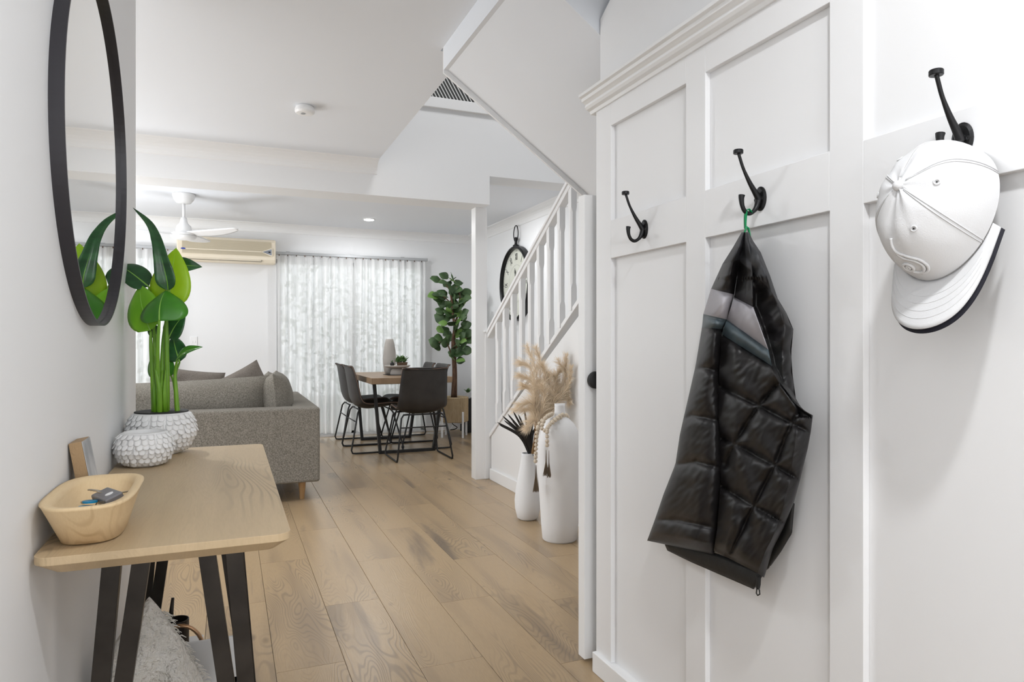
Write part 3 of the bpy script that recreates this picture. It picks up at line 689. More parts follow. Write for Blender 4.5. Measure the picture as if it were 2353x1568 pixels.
def scale_pot(name, c, prof, label, rows, npet, w_, h_, inner, z0, z1):
    t = thing(name, c, label, 'planter' if 'large' in label else 'vase')
    MB().lathe(prof, c, 48).build('body', 'white_ceramic', t, smooth=True)
    me = petal_mesh(w_, h_, 'petal'); rnd = random.Random(5)
    def rad(z):
        for (r0, h0), (r1, h1) in zip(prof, prof[1:]):
            if h0 <= z <= h1 and h1 > h0: return r0+(r1-r0)*(z-h0)/(h1-h0), math.atan2(r1-r0, h1-h0)
        return prof[3][0], 0
    for ri in range(rows):
        z = z1 - (z1-z0)*ri/(rows-1); r, sl = rad(z)
        n = max(10, int(npet*r/max(p[0] for p in prof)))
        for k in range(n):
            a = 2*PI*(k+.5*(ri % 2))/n + rnd.uniform(-.05, .05)
            up = Vector((math.cos(a)*math.sin(sl), math.sin(a)*math.sin(sl), math.cos(sl)))
            nr = Vector((math.cos(a)*math.cos(sl), math.sin(a)*math.cos(sl), -math.sin(sl)))
            xx = up.cross(nr); lift = rnd.uniform(-.10, .06)
            o = bpy.data.objects.new('scale', me); COL.objects.link(o); o.parent = t
            mt = Matrix((xx, up, nr)).transposed().to_4x4() @ Matrix.Rotation(lift, 4, 'X') @ Matrix.Rotation(rnd.uniform(-.07, .07), 4, 'Z') @ Matrix.Scale(rnd.uniform(.94, 1.08), 4)
            o.matrix_local = Matrix.Translation((r*math.cos(a), r*math.sin(a), z)) @ mt
    return t
LP = Vector((-.200, 2.452, TZ)); SP = Vector((-.2262, 2.235, TZ))
prof = [(0, 0), (.050, 0), (.062, .006), (.086, .030), (.099, .060), (.101, .080), (.094, .108), (.084, .128), (.077, .1335), (.074, .132), (.072, .125), (.072, .11), (0, .108)]
lp = scale_pot('scale_planter', LP, prof, 'larger white scale-textured planter holding the tall paddle-leaf plant', 8, 31, .0200, .0200, .07, .030, .128)
MB().lathe([(.0735, .136), (.078, .136), (.0785, .1325), (.072, .131), (.070, .115), (.0695, .115), (.0705, .132)], LP, 48).build('inner_liner', 'rubber', lp, smooth=True)
MB().lathe([(0, .109), (.0715, .109), (.0715, .117), (.02, .122), (0, .121)], LP, 24).build('soil', 'soil', lp, smooth=True)
prof = [(0, 0), (.040, 0), (.050, .004), (.068, .024), (.076, .046), (.076, .062), (.070, .082), (.060, .096), (.054, .099), (.050, .097), (.048, .085), (.05, .03), (0, .02)]
sp = scale_pot('scale_vase', SP, prof, 'smaller white scale-textured round vase in front of the planter', 7, 27, .0172, .0172, .05, .020, .094)

# ============================================================ PADDLE PLANT
def leaf_part(root, base, tip, wd, nrm, bend=.15, fold=.25, matn='leaf_mid', rib=True, name='leaf', curl=0.0, thick=.0012, shape=1.0, wave=.0, ribmat='rib'):
    base, tip = Vector(base), Vector(tip); ax = tip-base; L = ax.length; ax.normalize(); nrm = Vector(nrm); nrm = (nrm-ax*nrm.dot(ax)).normalized(); sd = ax.cross(nrm)
    def fn(i, j):
        s = (j-.5)*2; prof_ = math.sin(PI*min(1, i**(.62*shape)))**.75 if 0 < i < 1 else 0.0
        if i > .6: prof_ *= 1-.25*((i-.6)/.4)**2
        h = bend*L*math.sin(PI*i) - curl*L*i*i
        q = s*wd/2*prof_
        return base + ax*L*i + nrm*(h + fold*abs(q) - .15*abs(q)*abs(s) + wave*wd*math.sin(i*14+s*2)*abs(s)) + sd*q
    lf = MB().grid(fn, 14, 8).build(name, matn, root, smooth=True, solid=thick)
    if rib: MB().tube([fn(i/12, .5)+nrm*.0008 for i in range(0, 12)], [.0028*(1-i/13) for i in range(12)], 6).build('midrib', ribmat, lf, smooth=True)
    return lf
pp = thing('paddle_leaf_plant', (LP.x, LP.y, TZ+.12), 'tall potted plant with broad glossy paddle leaves in the larger scale planter', 'plant')
D = 2.187
def pt(u, v, dd=0): return at(u, v, D+dd)
cn = -(Vector((math.sin(YAW), math.cos(YAW), 0)))   # toward the viewer side of the hall
R_ = Vector((math.cos(YAW), -math.sin(YAW), 0)); U_ = Vector((0, 0, 1))
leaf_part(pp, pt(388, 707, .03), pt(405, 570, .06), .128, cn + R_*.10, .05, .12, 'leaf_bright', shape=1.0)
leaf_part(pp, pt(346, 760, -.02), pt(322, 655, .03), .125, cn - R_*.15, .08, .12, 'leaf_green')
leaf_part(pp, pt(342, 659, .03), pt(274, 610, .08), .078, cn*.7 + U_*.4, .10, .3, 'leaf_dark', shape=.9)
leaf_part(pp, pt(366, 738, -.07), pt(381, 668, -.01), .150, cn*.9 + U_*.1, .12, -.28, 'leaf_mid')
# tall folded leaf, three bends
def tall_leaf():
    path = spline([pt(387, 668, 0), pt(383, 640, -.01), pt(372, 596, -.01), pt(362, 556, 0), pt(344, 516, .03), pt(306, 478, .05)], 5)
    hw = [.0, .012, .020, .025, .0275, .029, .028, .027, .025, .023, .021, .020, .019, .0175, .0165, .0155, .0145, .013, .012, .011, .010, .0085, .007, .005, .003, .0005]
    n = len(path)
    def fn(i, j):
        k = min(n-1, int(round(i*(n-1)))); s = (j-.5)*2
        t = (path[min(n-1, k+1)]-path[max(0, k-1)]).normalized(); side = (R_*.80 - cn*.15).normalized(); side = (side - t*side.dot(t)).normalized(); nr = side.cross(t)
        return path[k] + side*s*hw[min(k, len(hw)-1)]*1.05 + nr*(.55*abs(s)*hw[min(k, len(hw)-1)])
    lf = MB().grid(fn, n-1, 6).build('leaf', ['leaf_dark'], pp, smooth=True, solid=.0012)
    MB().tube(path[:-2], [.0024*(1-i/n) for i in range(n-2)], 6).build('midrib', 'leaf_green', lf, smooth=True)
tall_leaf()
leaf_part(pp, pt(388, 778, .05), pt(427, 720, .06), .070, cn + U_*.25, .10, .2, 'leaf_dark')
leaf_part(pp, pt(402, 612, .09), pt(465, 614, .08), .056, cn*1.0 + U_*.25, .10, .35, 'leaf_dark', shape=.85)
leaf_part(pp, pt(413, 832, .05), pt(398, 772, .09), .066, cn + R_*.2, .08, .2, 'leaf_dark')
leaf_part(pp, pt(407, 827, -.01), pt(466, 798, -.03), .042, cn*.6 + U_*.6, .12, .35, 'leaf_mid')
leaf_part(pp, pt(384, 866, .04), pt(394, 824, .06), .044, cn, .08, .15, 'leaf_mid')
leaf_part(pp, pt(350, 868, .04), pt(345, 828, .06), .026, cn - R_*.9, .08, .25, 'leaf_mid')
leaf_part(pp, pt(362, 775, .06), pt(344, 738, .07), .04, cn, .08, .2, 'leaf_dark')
z_s = TZ+.118
def stem(u0, pts, r0, r1, y=0, m='stem'):
    b0 = Vector((LP.x + (u0-372)*.00135*.92, LP.y+y-(u0-372)*.00135*.38, z_s))
    path = spline([b0] + [pt(*q) for q in pts], 6); n = len(path)
    MB().tube(path, [r0+(r1-r0)*i/(n-1) for i in range(n)], 8).build('stalk', m, pp, smooth=True)
stem(357, [(352, 880, -.03), (347, 800, -.02), (346, 760, -.02)], .0100, .0035, -.02)
stem(366, [(362, 880, -.04), (362, 800, -.06), (366, 736, -.07)], .0105, .0040, -.03)
stem(374, [(372, 880, 0), (376, 780, .02), (388, 705, .03)], .0100, .0040, 0)
stem(383, [(384, 880, 0), (383, 780, 0), (382, 700, 0), (387, 667, 0)], .0095, .0032, .01)
stem(362, [(356, 860, .02), (354, 760, .03), (342, 659, .03)], .0085, .003, .02)
stem(378, [(382, 880, .05), (385, 800, .05), (388, 776, .05)], .008, .003, .03)
stem(380, [(378, 860, .06), (384, 740, .08), (402, 618, .09)], .008, .003, .04)
stem(369, [(366, 900, -.05), (358, 850, -.05), (355, 820, -.03)], .010, .002, -.035)
stem(410, [(404, 900, .0), (402, 860, .0), (407, 827, -.01)], .0078, .0032, 0)
stem(409, [(402, 900, .03), (396, 870, .04), (384, 850, .04)], .005, .002, .02)
stem(411, [(406, 900, .03), (404, 860, .04), (413, 832, .05)], .006, .0028, .02)
for du in (-9, -2, 5, 12): 
    MB().tube([Vector((LP.x+du*.0013, LP.y-.035, z_s)), Vector((LP.x+du*.0013-.004, LP.y-.04, z_s+.08)), Vector((LP.x+du*.0013-.002, LP.y-.035, z_s+.15))], [.011, .008, .001], 8, flat=.5).build('sheath', 'stem', pp, smooth=True)

# ============================================================ UNDER THE CONSOLE
def pillow_mb(w_, h_, th, n=18, ripple=0.0, seed=1, ear=.0, rnd_=0.0):
    m = MB()
    def side(sg):
        def fn(i, j):
            x, y = (i-.5)*2, (j-.5)*2
            e = ((1-abs(x)**3.2)*(1-abs(y)**3.2)); e = max(e, 0)**.5
            sx = 1-.05*(1-abs(y)**2)*0-.06*(1-y*y)*abs(x)**3; sy = 1-.06*(1-x*x)*abs(y)**3
            r = ripple*noise.noise(Vector((x*2.2+seed, y*2.2, sg)))
            return Vector((x*w_/2*sx*math.sqrt(1-rnd_*y*y), y*h_/2*sy*math.sqrt(1-rnd_*x*x), sg*(th/2*e + r*e)))
        return fn
    m.grid(side(1), n, n); f0 = len(m.f); m.grid(side(-1), n, n)
    for q in range(f0, len(m.f)): m.f[q] = tuple(reversed(m.f[q]))
    return m
def place(m, origin, ex, ey, orth=True):
    ex = Vector(ex).normalized(); ey = Vector(ey); ey = (ey-ex*ey.dot(ex)).normalized() if orth else ey.normalized(); ez = ex.cross(ey)
    m.v = [Vector(origin) + ex*v.x + ey*v.y + ez*v.z for v in m.v]; return m
tc_ = thing('throw_cushion', (-.14, 1.86, 0), 'cream tufted wool cushion standing on one corner under the console table', 'cushion')
place(pillow_mb(.37, .37, .14, 64, .06, rnd_=.25), (-.190, 1.85, .222), (.40, .1, -.86), (.46, .12, .80), False).build('cover', 'knit', tc_, smooth=True)
fr = MB(); rnd = random.Random(2)
for k in range(90):
    t = k/90; p0 = Vector((-.190, 1.85, .222)) + Vector((.40, .1, -.86)).normalized()*(.14-.25*t) + Vector((.46, .12, .80)).normalized()*.165
    d = Vector((.8+rnd.uniform(-.3, .3), rnd.uniform(-.5, .3), .1+rnd.uniform(-.4, .4)))*.022
    fr.tube([p0, p0+d*.6, p0+d+Vector((0, 0, -.008))], [.0016, .0014, .0008], 4)
fr.build('fringe', 'knit', tc_, kind='stuff')
bx = thing('storage_box', (-.14, 2.13, 0), 'low glossy grey box with open top under the console table', 'box')
MB().box((-.27, 2.02, 0), (.02, 2.03, .31)).box((-.27, 2.24, 0), (.02, 2.25, .20)).box((-.27, 2.02, 0), (-.26, 2.25, .20)).box((.01, 2.02, 0), (.02, 2.25, .20)).box((-.27, 2.02, 0), (.02, 2.25, .01)).build('box_body', 'glossbox', bx, bevel=.001)
MB().box((-.20, 2.07, .19), (-.07, 2.22, .25)).build('inner_tray', 'plastic', bx, bevel=.002)
ch = thing('candle_holder', (-.135, 2.14, .25), 'dark metal cup with upright handle standing in the grey box under the table', 'candle holder')
MB().lathe([(0, .25), (.030, .25), (.030, .335), (.027, .335), (.027, .26), (0, .258)], (-.135, 2.14, 0), 28).build('cup', 'bronze', ch, smooth=False, bevel=.001)
MB().tube([(-.148, 2.13, .27), (-.150, 2.13, .36), (-.146, 2.13, .40)], [.005, .006, .004], 10).build('handle', 'bronze', ch, smooth=True)
tag(MB().tube([(-.128+.062*math.cos(a), 2.095, 0.25+.082*math.sin(a)) for a in [PI*k/18 for k in range(19)]], .0055, 8).build('copper_hoop', 'copper', smooth=True), 'curved copper hoop handle rising from the grey box under the table', 'hoop')

# ============================================================ SOFA
sf = thing('sofa', (-.9, 5.7, 0), 'grey tweed corner sofa on tapered oak legs, backed toward the hall', 'sofa')
sx0, sx1, sy0, sy1, sz0, sz1 = -2.7, .588, 4.93, 6.55, .135, .657
MB().box((sx0, sy0, sz0), (sx1, sy0+.17, sz1)).build('back_frame', 'sofa', sf, bevel=.018, seg=3)
MB().box((sx1-.17, sy0+.172, sz0), (sx1, sy1, sz1)).build('side_frame', 'sofa', sf, bevel=.018, seg=3)
MB().box((sx0, sy0+.172, sz0), (sx1-.172, sy1-.2, .30)).build('seat_base', 'sofa', sf, bevel=.015)
MB().box((sx0, 5.9, sz0), (sx0+.2, 6.5, .62)).build('end_arm', 'sofa', sf, bevel=.02, seg=3)
for a, c in ((sx0+.02, -1.6), (-1.58, -.56), (-.54, sx1-.18)):
    MB().box((a, sy0+.18, .30), (c, sy1-.22, .45)).build('seat_cushion', 'sofa', sf, bevel=.04, seg=4)
for x, y in ((sx1-.11, sy0+.12), (sx1-.09, sy1-.12), (-1.0, sy0+.10), (sx0+.12, sy0+.10), (sx0+.12, sy1-.34)):
    MB().lathe([(0, 0), (.016, 0), (.027, .137), (0, .137)], (x, y, 0), 20).build('leg', 'leg_wood', sf, smooth=False)
def cush(name, label, c, ex, ey, w_, h_, th, m='cushion', seed=1, grp=None, rp=.02):
    mb = place(pillow_mb(w_, h_, th, 20, rp, seed), c, ex, ey)
    lo = min(v.z for v in mb.v)
    t = thing(name, (c[0], c[1], lo), label, 'cushion', grp)
    mb.build('cover', m, t, smooth=True); return t
cush('back_cushion', 'long grey tweed back cushion slumped along the hall-side back of the sofa', (-.42, 5.24, .635), (1, .0, .03), (0, -.14, 1), 1.42, .44, .20, seed=3)
cush('back_cushion', 'short grey tweed back cushion tucked into the sofa corner nearest the dining chairs', (.335, 5.40, .66), (.10, 1, 0), (-.10, 0, 1), .56, .46, .22, seed=8)
cush('back_cushion', 'grey tweed back cushion farther along the dining-side arm of the sofa', (.33, 6.02, .64), (.05, 1, 0), (-.15, 0, 1), .58, .44, .20, seed=12)
cush('throw_pillow', 'taupe linen pillow with its corner poking up above the sofa back, nearest the dining side', (.12, 5.83, .68), (.70, .35, .35), (-.35, .1, 1), .46, .44, .14, 'pillow', 4)
cush('throw_pillow', 'taupe linen pillow lying low behind the slumped cushion, mid sofa', (-.30, 6.05, .67), (1, .1, -.14), (.15, .25, 1), .50, .46, .13, 'pillow', 6)

# ============================================================ DINING TABLE
X0, X1, Ya, Yb = 1.270, 2.085, 6.61, 8.0
dt = thing('dining_table', ((X0+X1)/2, 7.25, 0), 'rectangular warm oak dining table on black trapezoid metal frames', 'dining table')
MB().box((X0, Ya, .70), (X1, Yb-.05, .76)).build('tabletop', 'table_wood', dt, bevel=.003)
for Y in (6.76, 7.76):
    m = MB()
    def q(a, c): 
        a, c = Vector(a), Vector(c); d = (c-a).normalized(); s = Vector((d.z, 0, -d.x))*.014
        m.add([a-s+Vector((0,-.022,0)), a+s+Vector((0,-.022,0)), a+s+Vector((0,.022,0)), a-s+Vector((0,.022,0)), c-s+Vector((0,-.022,0)), c+s+Vector((0,-.022,0)), c+s+Vector((0,.022,0)), c-s+Vector((0,.022,0))],
              [(0,1,2,3),(7,6,5,4),(0,4,5,1),(1,5,6,2),(2,6,7,3),(3,7,4,0)])
    q((1.325, Y, .70), (1.385, Y, .0)); q((2.03, Y, .70), (1.93, Y, .0))
    m.box((1.385, Y-.022, 0), (1.93, Y+.022, .028)).box((1.30, Y-.022, .69), (2.05, Y+.022, .70))
    m.build('leg_frame', 'black_metal', dt)

# ============================================================ DINING CHAIRS
def make_chair(label):
    t = thing('dining_chair', (0, 0, 0), label, 'chair', 'dark leather chairs around the dining table')
    prof = spline([(-.268, .868, .0), (-.262, .855, .0), (-.248, .76, 0), (-.232, .65, 0), (-.212, .54, 0), (-.165, .465, 0), (-.07, .437, 0), (.06, .447, 0), (.19, .462, 0), (.245, .452, 0), (.258, .436, 0)], 4)
    n = len(prof)-1
    def hw(i):
        w_ = .206+.030*min(1, i/.45); 
        if i > .55: w_ -= .030*((i-.55)/.45)
        if i < .05: w_ *= .80+.20*math.sqrt(max(0, 1-(1-i/.05)**2))
        if i > .93: w_ *= .74+.26*math.sqrt(max(0, 1-((i-.93)/.07)**2))
        return w_
    def fn(i, j):
        k = i*n; a = int(min(n-1, k)); f_ = k-a; p = prof[a].lerp(prof[a+1], f_)
        d = (prof[a+1]-prof[a]).normalized(); nr = Vector((-d.y, d.x))   # toward sitter
        if nr.x < 0 and nr.y < 0: nr = -nr
        s = (j-.5)*2; up = .055*abs(s)**2.6*(math.sin(PI*min(1, max(0, (i-.05)/.9)))**.6 if .05 < i < .95 else 0)
        nv = Vector((d.y*-1, d.x)); nv = nv if (nv.y > 0 or nv.x > 0) else -nv
        return Vector((s*hw(i), p.x+nv.x*up, p.y+nv.y*up + (-.012*(1-s*s) if i < .04 else 0)))
    MB().grid(fn, 40, 14).build('seat_shell', 'leather', t, smooth=True, solid=.018, off=0, local=True)
    edge = [fn(i/40, 0) for i in range(41)] + [fn(1, j/14) for j in range(1, 14)] + [fn(i/40, 1) for i in range(40, -1, -1)] + [fn(0, j/14) for j in range(13, 0, -1)]
    sm_ = MB(); cc = Vector((0, 0, .6))
    sm_.tube(edge, .0030, 6, closed=True); sm_.build('stitched_edge', 'stitch', t, smooth=True, local=True)
    for s in (-1, 1):
        pts = [(s*.13, -.16, .432), (s*.185, -.17, .430), (s*.21, -.19, .40), (s*.262, -.262, .04), (s*.264, -.25, .012), (s*.264, -.22, .009), (s*.264, .22, .009), (s*.264, .25, .012), (s*.262, .262, .04), (s*.21, .165, .40), (s*.185, .14, .430), (s*.13, .13, .432)]
        MB().tube(pts, .0085, 8).build('leg', 'black_metal', t, smooth=True, local=True)
    MB().tube([(-.222, -.208, .315), (.222, -.208, .315)], .006, 8).build('stretcher', 'black_metal', t, smooth=True, local=True)
    MB().tube([(-.16, .14, .430), (.16, .14, .430)], .007, 8).tube([(-.16, -.165, .430), (.16, -.165, .430)], .007, 8).build('seat_bracket', 'black_metal', t, smooth=True, local=True)
    return t
c0 = make_chair('dark brown leather chair at the near end of the dining table, its back turned')
cl = [(1.684, 6.425, 0, None), (1.368, 7.08, -PI/2+.02, 'dark leather dining chair on the sofa side of the table, the nearer of two'),
      (1.368, 7.63, -PI/2, 'dark leather dining chair on the sofa side of the table, closer to the curtain'),
      (1.885, 7.10, PI/2, 'dark leather dining chair on the fig-tree side, mostly hidden by the near end chair'),
      (1.885, 7.64, PI/2-.04, 'dark leather dining chair on the far fig-tree side, only its top showing')]
for i, (x, y, rz, lab) in enumerate(cl):
    c = c0 if i == 0 else dup(c0)
    c.location = (x, y, 0); c.rotation_euler.z = rz
    if lab: c['label'] = lab

# on the dining table
p = at(895, 860, 7.42); vx, vy = p.x, p.y
gv = thing('tall_vase', (vx, vy, .76), 'tall flat-topped warm grey ceramic vase on the dining table', 'vase')
MB().lathe([(0, .76), (.045, .76), (.060, .80), (.070, .88), (.072, .93), (.066, 1.0), (.055, 1.08), (.042, 1.133), (.036, 1.142), (.030, 1.142), (.032, 1.13), (.05, .95), (0, .9)], (vx, vy, 0), 32, sy=.8).build('body', 'grey_ceramic', gv, smooth=True)
p = at(913, 861, 7.25); kx_, ky_ = p.x, p.y
pd_ = thing('pedestal_dish', (kx_, ky_, .76), 'warm grey ceramic pedestal dish beside the tall vase', 'dish')
MB().lathe([(0, .76), (.072, .76), (.076, .775), (.066, .808), (.054, .822), (.05, .83), (0, .83)], (kx_, ky_, 0), 32).build('foot', 'grey_ceramic', pd_, smooth=True)
MB().lathe([(0, .83), (.06, .83), (.12, .842), (.135, .853), (.136, .863), (.131, .863), (.12, .852), (0, .850)], (kx_, ky_, 0), 40).build('plate', 'grey_ceramic', pd_, smooth=True)
sp2 = thing('potted_succulent', (kx_+.05, ky_-.0, .852), 'small green succulent in a brown oblong pot on the pedestal dish', 'plant')
MB().prism([(-.045, 0), (.045, 0), (.055, .042), (-.055, .042)], 'y', -.03, .03).build('pot', 'brown_pot', sp2, bevel=.002, local=True)
def rosette(parent, c, n, L, m='succ', seed=1, up=.9):
    rnd = random.Random(seed); c = Vector(c)
    for k in range(n):
        a = rnd.uniform(0, 2*PI); e = rnd.uniform(.15, up)*PI/2; d = Vector((math.cos(a)*math.cos(e), math.sin(a)*math.cos(e), math.sin(e)))
        l = L*rnd.uniform(.6, 1.1); leaf_part(parent, c, c+d*l, l*.55, Vector((0, 0, 1))+Vector((d.x, d.y, 0))*-.5, .1, .1, m, rib=False, thick=.003)
rosette(sp2, (kx_+.04, ky_, .895), 14, .085, seed=3); rosette(sp2, (kx_+.075, ky_, .892), 12, .07, seed=5); rosette(sp2, (kx_+.01, ky_, .892), 10, .095, seed=9)
bb = thing('round_ornament', (kx_-.055, ky_, .852), 'small black round pot with a sprout on the pedestal dish', 'ornament')
MB().ball((kx_-.055, ky_, .873), .023, 16).build('ball', 'rubber', bb, smooth=True); rosette(bb, (kx_-.055, ky_, .893), 6, .025, seed=2)
tag(MB().box((kx_-.12, ky_-.12, .7602), (kx_+.08, ky_+.16, .7625)).build('table_mat', 'rubber'), 'thin dark mat beneath the dish and the tall vase', 'mat')

# ============================================================ FIG TREE
fp = at(1037, 998, 7.98); px_, py_ = 2.44, 7.66
ft = thing('fiddle_leaf_fig', (px_, py_, 0), 'tall fiddle-leaf fig tree in a rope-wrapped planter on white legs in the far corner', 'plant')
d_ = px_*math.sin(YAW)+py_*math.cos(YAW)
basket = MB().lathe([(0, .175), (.150, .175), (.158, .19), (.160, .455), (.152, .468), (.146, .455), (.146, .44), (0, .43)], (px_, py_, 0), 48).build('planter', 'rope', ft, smooth=True)
cm = MB()
for k in range(110):
    a = 2*PI*k/110; cm.tube([(px_+.1615*math.cos(a), py_+.1615*math.sin(a), .185), (px_+.1625*math.cos(a), py_+.1625*math.sin(a), .462)], .0042, 4)
cm.build('rope_strands', 'rope', basket, kind='stuff')
MB().lathe([(0, .44), (.145, .44), (.145, .45), (0, .452)], (px_, py_, 0), 24).build('soil', 'soil', ft)
for a in (.3, 1.87, 3.44, 5.01):
    MB().box((px_+.172*math.cos(a)-.011, py_+.172*math.sin(a)-.011, 0), (px_+.172*math.cos(a)+.011, py_+.172*math.sin(a)+.011, .30)).build('leg', 'plastic', ft, bevel=.002)
MB().tube([(px_+.15*math.cos(.3), py_+.15*math.sin(.3), .168), (px_-.15*math.cos(.3), py_-.15*math.sin(.3), .168)], .008, 6).tube([(px_+.15*math.cos(1.87), py_+.15*math.sin(1.87), .168), (px_-.15*math.cos(1.87), py_-.15*math.sin(1.87), .168)], .008, 6).build('stand_cross', 'plastic', ft)
def zp(zx, zy, dd=0): return at(960+zx/3.733, 600+zy/3.733, d_+dd)
def trunk(pts, r): MB().tube(spline(pts, 5), [r*(1-.45*i/(5*(len(pts)-1))) for i in range(5*(len(pts)-1)+1)], 10).build('trunk', 'bark', ft, smooth=True)
trunk([(px_-.02, py_, .445), zp(310, 980), zp(306, 850, .01), zp(300, 700, .0), zp(316, 560), zp(300, 460), zp(290, 330), zp(275, 260)], .022)
trunk([(px_+.02, py_+.01, .445), zp(326, 980, .03), zp(322, 860, .03), zp(316, 700, .03), zp(322, 540, .03), zp(350, 440, .03), zp(360, 300), zp(330, 220)], .017)
trunk([zp(306, 850, .01), zp(270, 750, -.03), zp(235, 690, -.06), zp(180, 700, -.08)], .010)
trunk([zp(318, 760, .02), zp(360, 700, -.03), zp(420, 660, -.05)], .010)
trunk([zp(300, 380, 0), zp(240, 320, -.04), zp(180, 280, -.05)], .008)
trunk([zp(300, 300, 0), zp(240, 200, -.04), zp(190, 150, -.05)], .007)
rnd = random.Random(11)
cl_ = [(150,160),(215,185),(225,130),(290,130),(300,170),(350,190),(160,290),(130,300),(215,300),(170,340),(300,250),(330,285),(345,250),(400,340),(425,270),(425,320),(210,370),(260,370),(190,430),(310,350),(385,350),(375,400),(350,440),(255,450),(185,490),(300,480),(390,480),(350,520),(420,550),(215,535),(190,590),(230,590),(250,625),(310,590),(350,620),(400,600),(440,620),(450,680),(150,690),(160,740),(230,700),(175,660),(260,660),(345,700),(390,690),(395,755),(345,760),(425,770),(300,790),(290,830),(370,855),(360,800),(320,320),(280,280),(330,400),(240,490),(290,540),(340,560),(385,640),(400,730),(250,210),(330,220),(380,290),(140,700),(270,420),(410,440),(205,280),(310,740)]
for i, (a, c) in enumerate(cl_):
    for rep in range(2 if i % 2 == 0 else 1):
        dep = rnd.uniform(-.13, .05) + rep*.10
        ctr = zp(a+rnd.uniform(-8, 8)*rep, c+rnd.uniform(-8, 8)*rep, dep)
        trunk_c = zp(306, c+25, 0); out = (ctr-trunk_c); out.z *= .4
        d = (out.normalized()*1.0 + R_*rnd.uniform(-.5, .5) + Vector((0, 0, rnd.uniform(-.35, .75)))).normalized()
        L = rnd.uniform(.105, .15); nr = cn*rnd.uniform(.5, 1.1) + Vector((0, 0, rnd.uniform(.1, .9))) + R_*rnd.uniform(-.5, .5)
        mm = 'fig_light' if rnd.random() < .22 else 'fig'
        leaf_part(ft, ctr-d*L*.5, ctr+d*L*.5, L*.86, nr, .08, .12, mm, rib=False, shape=1.25, wave=.02, thick=.001)
# speaker with succulent
spk = thing('floor_speaker', (2.70, 7.93, 0), 'slim black box speaker on the floor right of the fig planter', 'speaker')
MB().box((2.63, 7.84, .012), (2.77, 8.02, .42)).build('cabinet', 'rubber', spk, bevel=.004)
MB().box((2.645, 7.835, .03), (2.755, 7.8405, .40)).build('grille', 'black_metal', spk, bevel=.002)
for sx in (2.645, 2.755):
    MB().lathe([(0, 0), (.012, 0), (.012, .014), (0, .014)], (sx, 7.93, 0), 12).build('foot', 'rubber', spk)
s3 = thing('potted_succulent', (2.70, 7.93, .42), 'tiny spiky succulent in a white pot on top of the black speaker', 'plant')
MB().lathe([(0, .42), (.030, .42), (.038, .49), (.034, .49), (0, .485)], (2.70, 7.93, 0), 20).build('pot', 'plastic', s3, smooth=False, bevel=.001)
rosette(s3, (2.70, 7.93, .487), 16, .07, seed=14)
tag(MB().tube(spline([(2.60, 8.16, .10), (2.52, 8.10, .02), (2.40, 8.02, .006), (2.28, 8.06, .006), (2.20, 8.0, .006), (2.32, 7.93, .006)], 8), .004, 6).build('power_cable', 'plastic', smooth=True), 'thin white power cable curling on the floor behind the fig planter', 'cable')
tag(MB().tube(spline([(2.62, 8.15, .16), (2.56, 8.12, .20), (2.55, 8.08, .10), (2.61, 8.08, .05), (2.58, 8.12, .02), (2.50, 8.1, .02)], 8), .006, 6).build('power_cable', 'rubber', smooth=True), 'tangled black power cable beside the black speaker', 'cable')

# ============================================================ WALL CLOCK
CY, CZ, CR = 6.735, 1.735, .40
ck = thing('wall_clock', (RX, CY, CZ), 'large round black-framed pocket-watch style wall clock with Roman numerals behind the balustrade', 'clock')
MB().lathe([(CR-.03, 0), (CR, 0), (CR, -.062), (CR-.006, -.070), (CR-.022, -.072), (CR-.028, -.060), (CR-.03, -.02)], (RX, CY, CZ), 96, 'x').build('case', 'hook_black', ck, smooth=False, bevel=.001)
MB().lathe([(0, -.005), (CR-.027, -.005), (CR-.027, -.03), (0, -.03)], (RX, CY, CZ), 96, 'x').build('dial', 'face', ck)
MB().lathe([(0, 0), (.03, 0), (.035, .012), (.016, .025), (.014, .06), (.022, .075), (.022, .09), (.012, .10), (0, .10)], (RX-.035, CY, CZ+CR-.004), 20).build('crown', 'hook_black', ck, smooth=True)
MB().tube([(RX-.035, CY+.060*math.sin(a), CZ+CR+.10+.088*(1-math.cos(a))/1.0-.055) for a in [2*PI*k/40 for k in range(40)]], .0055, 8, closed=True).build('bow_ring', 'hook_black', ck, smooth=True)
nums = ['XII', 'I', 'II', 'III', 'IIII', 'V', 'VI', 'VII', 'VIII', 'IX', 'X', 'XI']
dg = None
def text_mesh(body, size, ext=.001):
    cu = bpy.data.curves.new('t', 'FONT'); cu.body = body; cu.size = size; cu.align_x = 'CENTER'; cu.align_y = 'CENTER'; cu.extrude = ext
    o = bpy.data.objects.new('t', cu); COL.objects.link(o); bpy.context.view_layer.update()
    me = bpy.data.meshes.new_from_object(o.evaluated_get(bpy.context.evaluated_depsgraph_get())); bpy.data.objects.remove(o); return me
for k, s in enumerate(nums):
    me = text_mesh(s, .085); me.materials.clear(); me.materials.append(M['ink'])
    o = bpy.data.objects.new('numeral', me); COL.objects.link(o); o.parent = ck
    a = 2*PI*k/12
    # dial plane faces -X; picture right on the dial is -Y
    ex = Vector((0, -1, 0)); ey = Vector((0, 0, 1)); ez = Vector((-1, 0, 0))
    Rm = Matrix((ex, ey, ez)).transposed().to_4x4()
    o.matrix_local = Matrix.Translation((-.0315, -.285*math.sin(a), .285*math.cos(a))) @ Rm @ Matrix.Rotation(-a, 4, 'Z') @ Matrix.Diagonal((.62, 1.25, 1, 1))
mk = MB()
